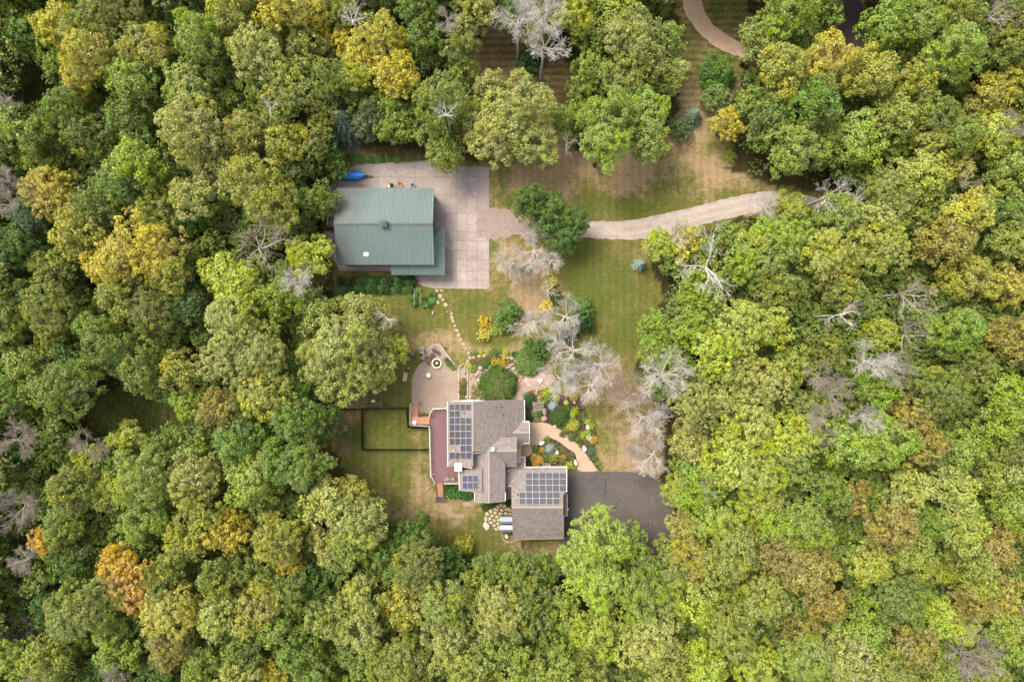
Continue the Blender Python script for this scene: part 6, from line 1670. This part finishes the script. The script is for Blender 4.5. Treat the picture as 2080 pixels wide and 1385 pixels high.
# undergrowth of the woods: one uncountable mass
def understorey(items, name='understorey', label='dark leafy understorey filling the gaps between the crowns', hh=(3.0, 6.0), colr=(124, 142, 62), keep=.55, lsz=.33):
    """young trees under the canopy, past the number kept singly: one mass"""
    rng = np.random.default_rng(12); C = []; N = []; T = []; Q = []
    for (px, py, r, c, s) in items:
        hc = rng.uniform(*hh); x_, y_, _ = P(px, py, hc); Rm = r/S*1.15
        c_, n_, t_, p_, _ = CP[rng.integers(len(CP))]
        k = rng.random(len(c_)) < keep; a = rng.uniform(0, 6.28); co, si = math.cos(a), math.sin(a); f = Rm/2.9
        rot = np.array([[co, si, 0], [-si, co, 0], [0, 0, 1]])
        C.append(c_[k]@rot*f + np.array([x_, y_, hc])); N.append(n_[k]@rot); T.append(np.clip(t_[k]+rng.normal()*.12, 0, 1)); Q.append(p_[k])
    me = quads_mesh(name, np.concatenate(C), np.concatenate(N), lsz, np.concatenate(T), np.concatenate(Q), rng)
    o = bpy.data.objects.new(name, me); COL.objects.link(o)
    o.color = tuple(v*.74 for v in lin(colr)) + (.95,)
    props(o, label, None, None, 'stuff')
understorey(fill)
# woods just outside the picture, for views from a step aside
rim = []
for gy in range(-260, 1660, 64):
    for gx in range(-300, 2400, 64):
        if -30 < gx < 2110 and -30 < gy < 1415: continue
        rim.append((gx+frng.uniform(-20, 20), gy+frng.uniform(-20, 20), frng.uniform(40, 54), 'M', 'l'))
understorey(rim, 'outer_woods', 'leafy woods carrying on past the edges of the picture', (8.5, 11), (132, 138, 70), .2, .5)

def undergrowth():
    rng = np.random.default_rng(3)
    n = 9000
    x = rng.uniform(-86, 86, n); y = rng.uniform(-60, 60, n)
    k = ~is_open(x, y); x = x[k]; y = y[k]
    # keep clear of the buildings
    z = rng.uniform(.3, 3.2, len(x))
    L = 9
    cen = np.stack([x, y, z], 1)[:, None, :] + rng.normal(size=(len(x), L, 3))*np.array([.45, .45, .25])
    nor = unit(rng.normal(size=(len(x)*L, 3))*.5+np.array([0, 0, 1]))
    tone = np.clip(np.repeat(rng.uniform(.2, .7, len(x)), L)+rng.normal(size=len(x)*L)*.1, 0, 1)
    me = quads_mesh('undergrowth', cen.reshape(-1, 3), nor, .42, tone, np.repeat(rng.random(len(x)), L), rng)
    o = bpy.data.objects.new('undergrowth', me); COL.objects.link(o)
    o.color = tuple(v*.7 for v in lin((104, 118, 52))) + (1,)
    props(o, 'low green undergrowth covering the floor of the woods', None, None, 'stuff')
    # taller weeds in the two clearings
    C = []
    for poly, dens in ((OPENW[4], 260), (OPENW[5], 700)):
        xs = [p[0] for p in poly]; ys = [p[1] for p in poly]
        a = rng.uniform(min(xs), max(xs), dens*4); b = rng.uniform(min(ys), max(ys), dens*4); m_ = inpoly(a, b, poly)
        a = a[m_][:dens*3]; b = b[m_][:dens*3]
        C.append(np.stack([a, b, rng.uniform(.05, .5, len(a))], 1))
    C = np.concatenate(C); C = (C[:, None, :]+rng.normal(size=(len(C), 7, 3))*np.array([.22, .22, .1])).reshape(-1, 3); m_ = len(C)
    me = quads_mesh('weeds', C, unit(rng.normal(size=(m_, 3))*.6+np.array([0, 0, 1])), .2, rng.uniform(.1, .9, m_), rng.random(m_)**2, rng)
    o = bpy.data.objects.new('weeds', me); COL.objects.link(o); o.color = tuple(v*.5 for v in lin((122, 134, 52))) + (.93,)
    props(o, 'rough weeds and fallen leaves in the shaded clearings on the left', None, None, 'stuff')
undergrowth()

def groundcover():
    rng = np.random.default_rng(9); C = []
    for poly, n in (([(1070,945),(1070,932),(1082,922),(1090,911),(1096,902),(1116,892),(1137,900),(1160,916),(1168,922),(1170,955)], 420), ([(1124,862),(1150,848),(1180,835),(1190,852),(1206,868),(1210,884),(1200,925),(1216,945),(1206,944),(1190,922),(1172,900),(1150,880)], 380), ([(1064,800),(1085,792),(1098,800),(1098,856),(1064,856)], 160), ([(952,728),(1010,720),(1048,736),(1000,749),(958,746)], 200), ([(934,770),(946,770),(946,814),(934,814)], 120), ([(958,780),(980,790),(985,812),(958,814)], 90)):
        w = [P2(*p) for p in poly]; xs = [p[0] for p in w]; ys = [p[1] for p in w]
        a = rng.uniform(min(xs), max(xs), n*3); b = rng.uniform(min(ys), max(ys), n*3); m_ = inpoly(a, b, w); a = a[m_][:n]; b = b[m_][:n]
        C.append(np.stack([a, b, rng.uniform(.05, .3, len(a))], 1))
    C = np.concatenate(C); ct = rng.uniform(.05, .95, len(C)); C = (C[:, None, :]+rng.normal(size=(len(C), 10, 3))*np.array([.13, .13, .07])).reshape(-1, 3); m_ = len(C)
    me = quads_mesh('groundcover', C, unit(rng.normal(size=(m_, 3))*.6+np.array([0, 0, 1])), .12, np.repeat(ct, 10), rng.random(m_), rng)
    o = bpy.data.objects.new('groundcover', me); COL.objects.link(o); o.color = tuple(v*.6 for v in lin((130, 132, 74))) + (.85,)
    props(o, 'low mixed ground cover between the shrubs of the flower beds', None, None, 'stuff')
groundcover()

# grass tufts over the lawns
def grass():
    rng = np.random.default_rng(5)
    n = 60000
    x = rng.uniform(-32, 50, n); y = rng.uniform(-38, 50, n); k = is_open(x, y)
    hard = np.zeros(n, bool)
    for poly in ([P2(*p) for p in PATIO], AOUT, [P2(*p) for p in WALK], [P2(*p) for p in [(1140,955),(1310,957),(1380,1010),(1380,1170),(1140,1170)]],
                 [P2(*p) for p in [(873,826),(910,812),(1070,808),(1078,900),(1070,948),(1155,946),(1155,1050),(1148,1098),(1040,1098),(1030,1022),(964,1022),(932,998),(932,980),(870,980)]],
                 [P2(*p) for p in [(1150,440),(1250,448),(1390,423),(1460,405),(1560,386),(1700,400),(1700,434),(1560,424),(1460,450),(1356,479),(1252,488),(1150,486),(1000,490),(980,420),(1040,425)]],
                 [P2(*p) for p in [(1062,785),(1130,780),(1190,805),(1225,957),(1062,957)]], [P2(*p) for p in [(930,712),(1128,712),(1128,815),(930,815)]], [P2(*p) for p in [(978,1020),(1045,1020),(1045,1100),(978,1100)]]):
        hard |= inpoly(x, y, poly)
    k &= ~hard; x = x[k]; y = y[k]; m_ = len(x)
    C = np.stack([x, y, np.full(m_, .04)], 1)
    me = quads_mesh('grass', C, unit(rng.normal(size=(m_, 3))*.5+np.array([0, 0, 1])), .13, rng.uniform(0, 1, m_), rng.random(m_), rng)
    o = bpy.data.objects.new('grass', me); COL.objects.link(o); o.color = tuple(v*.5 for v in lin((126, 122, 62))) + (1,)
    props(o, 'short uneven grass tufts over the mown lawns', None, None, 'stuff')
grass()
def fallen_leaves():
    rng = np.random.default_rng(15); n = 5000
    x = rng.uniform(-30, 50, n); y = rng.uniform(-36, 52, n)
    # drifts gather in clusters
    k = is_open(x, y) & (fbm(x*.3, y*.3, 50) > .46); x = x[k]; y = y[k]; m_ = len(x)
    hx = inpoly(x, y, [P2(*p) for p in [(905,800),(1080,800),(1155,940),(1155,1100),(1040,1100),(960,1025),(870,985),(870,820)]]) | inpoly(x, y, [P2(*p) for p in [(680,375),(910,375),(910,565),(680,565)]])
    x = x[~hx]; y = y[~hx]; m_ = len(x)
    me = quads_mesh('fallen_leaves', np.stack([x, y, np.full(m_, .07)], 1), unit(rng.normal(size=(m_, 3))*.25+np.array([0, 0, 1])), .16, rng.uniform(.2, 1, m_), rng.random(m_), rng)
    o = bpy.data.objects.new('fallen_leaves', me); COL.objects.link(o); o.color = tuple(v*.5 for v in lin((196, 170, 96))) + (.7,)
    props(o, 'yellow and tan fallen leaves strewn over lawn and paving', None, None, 'stuff')
fallen_leaves()
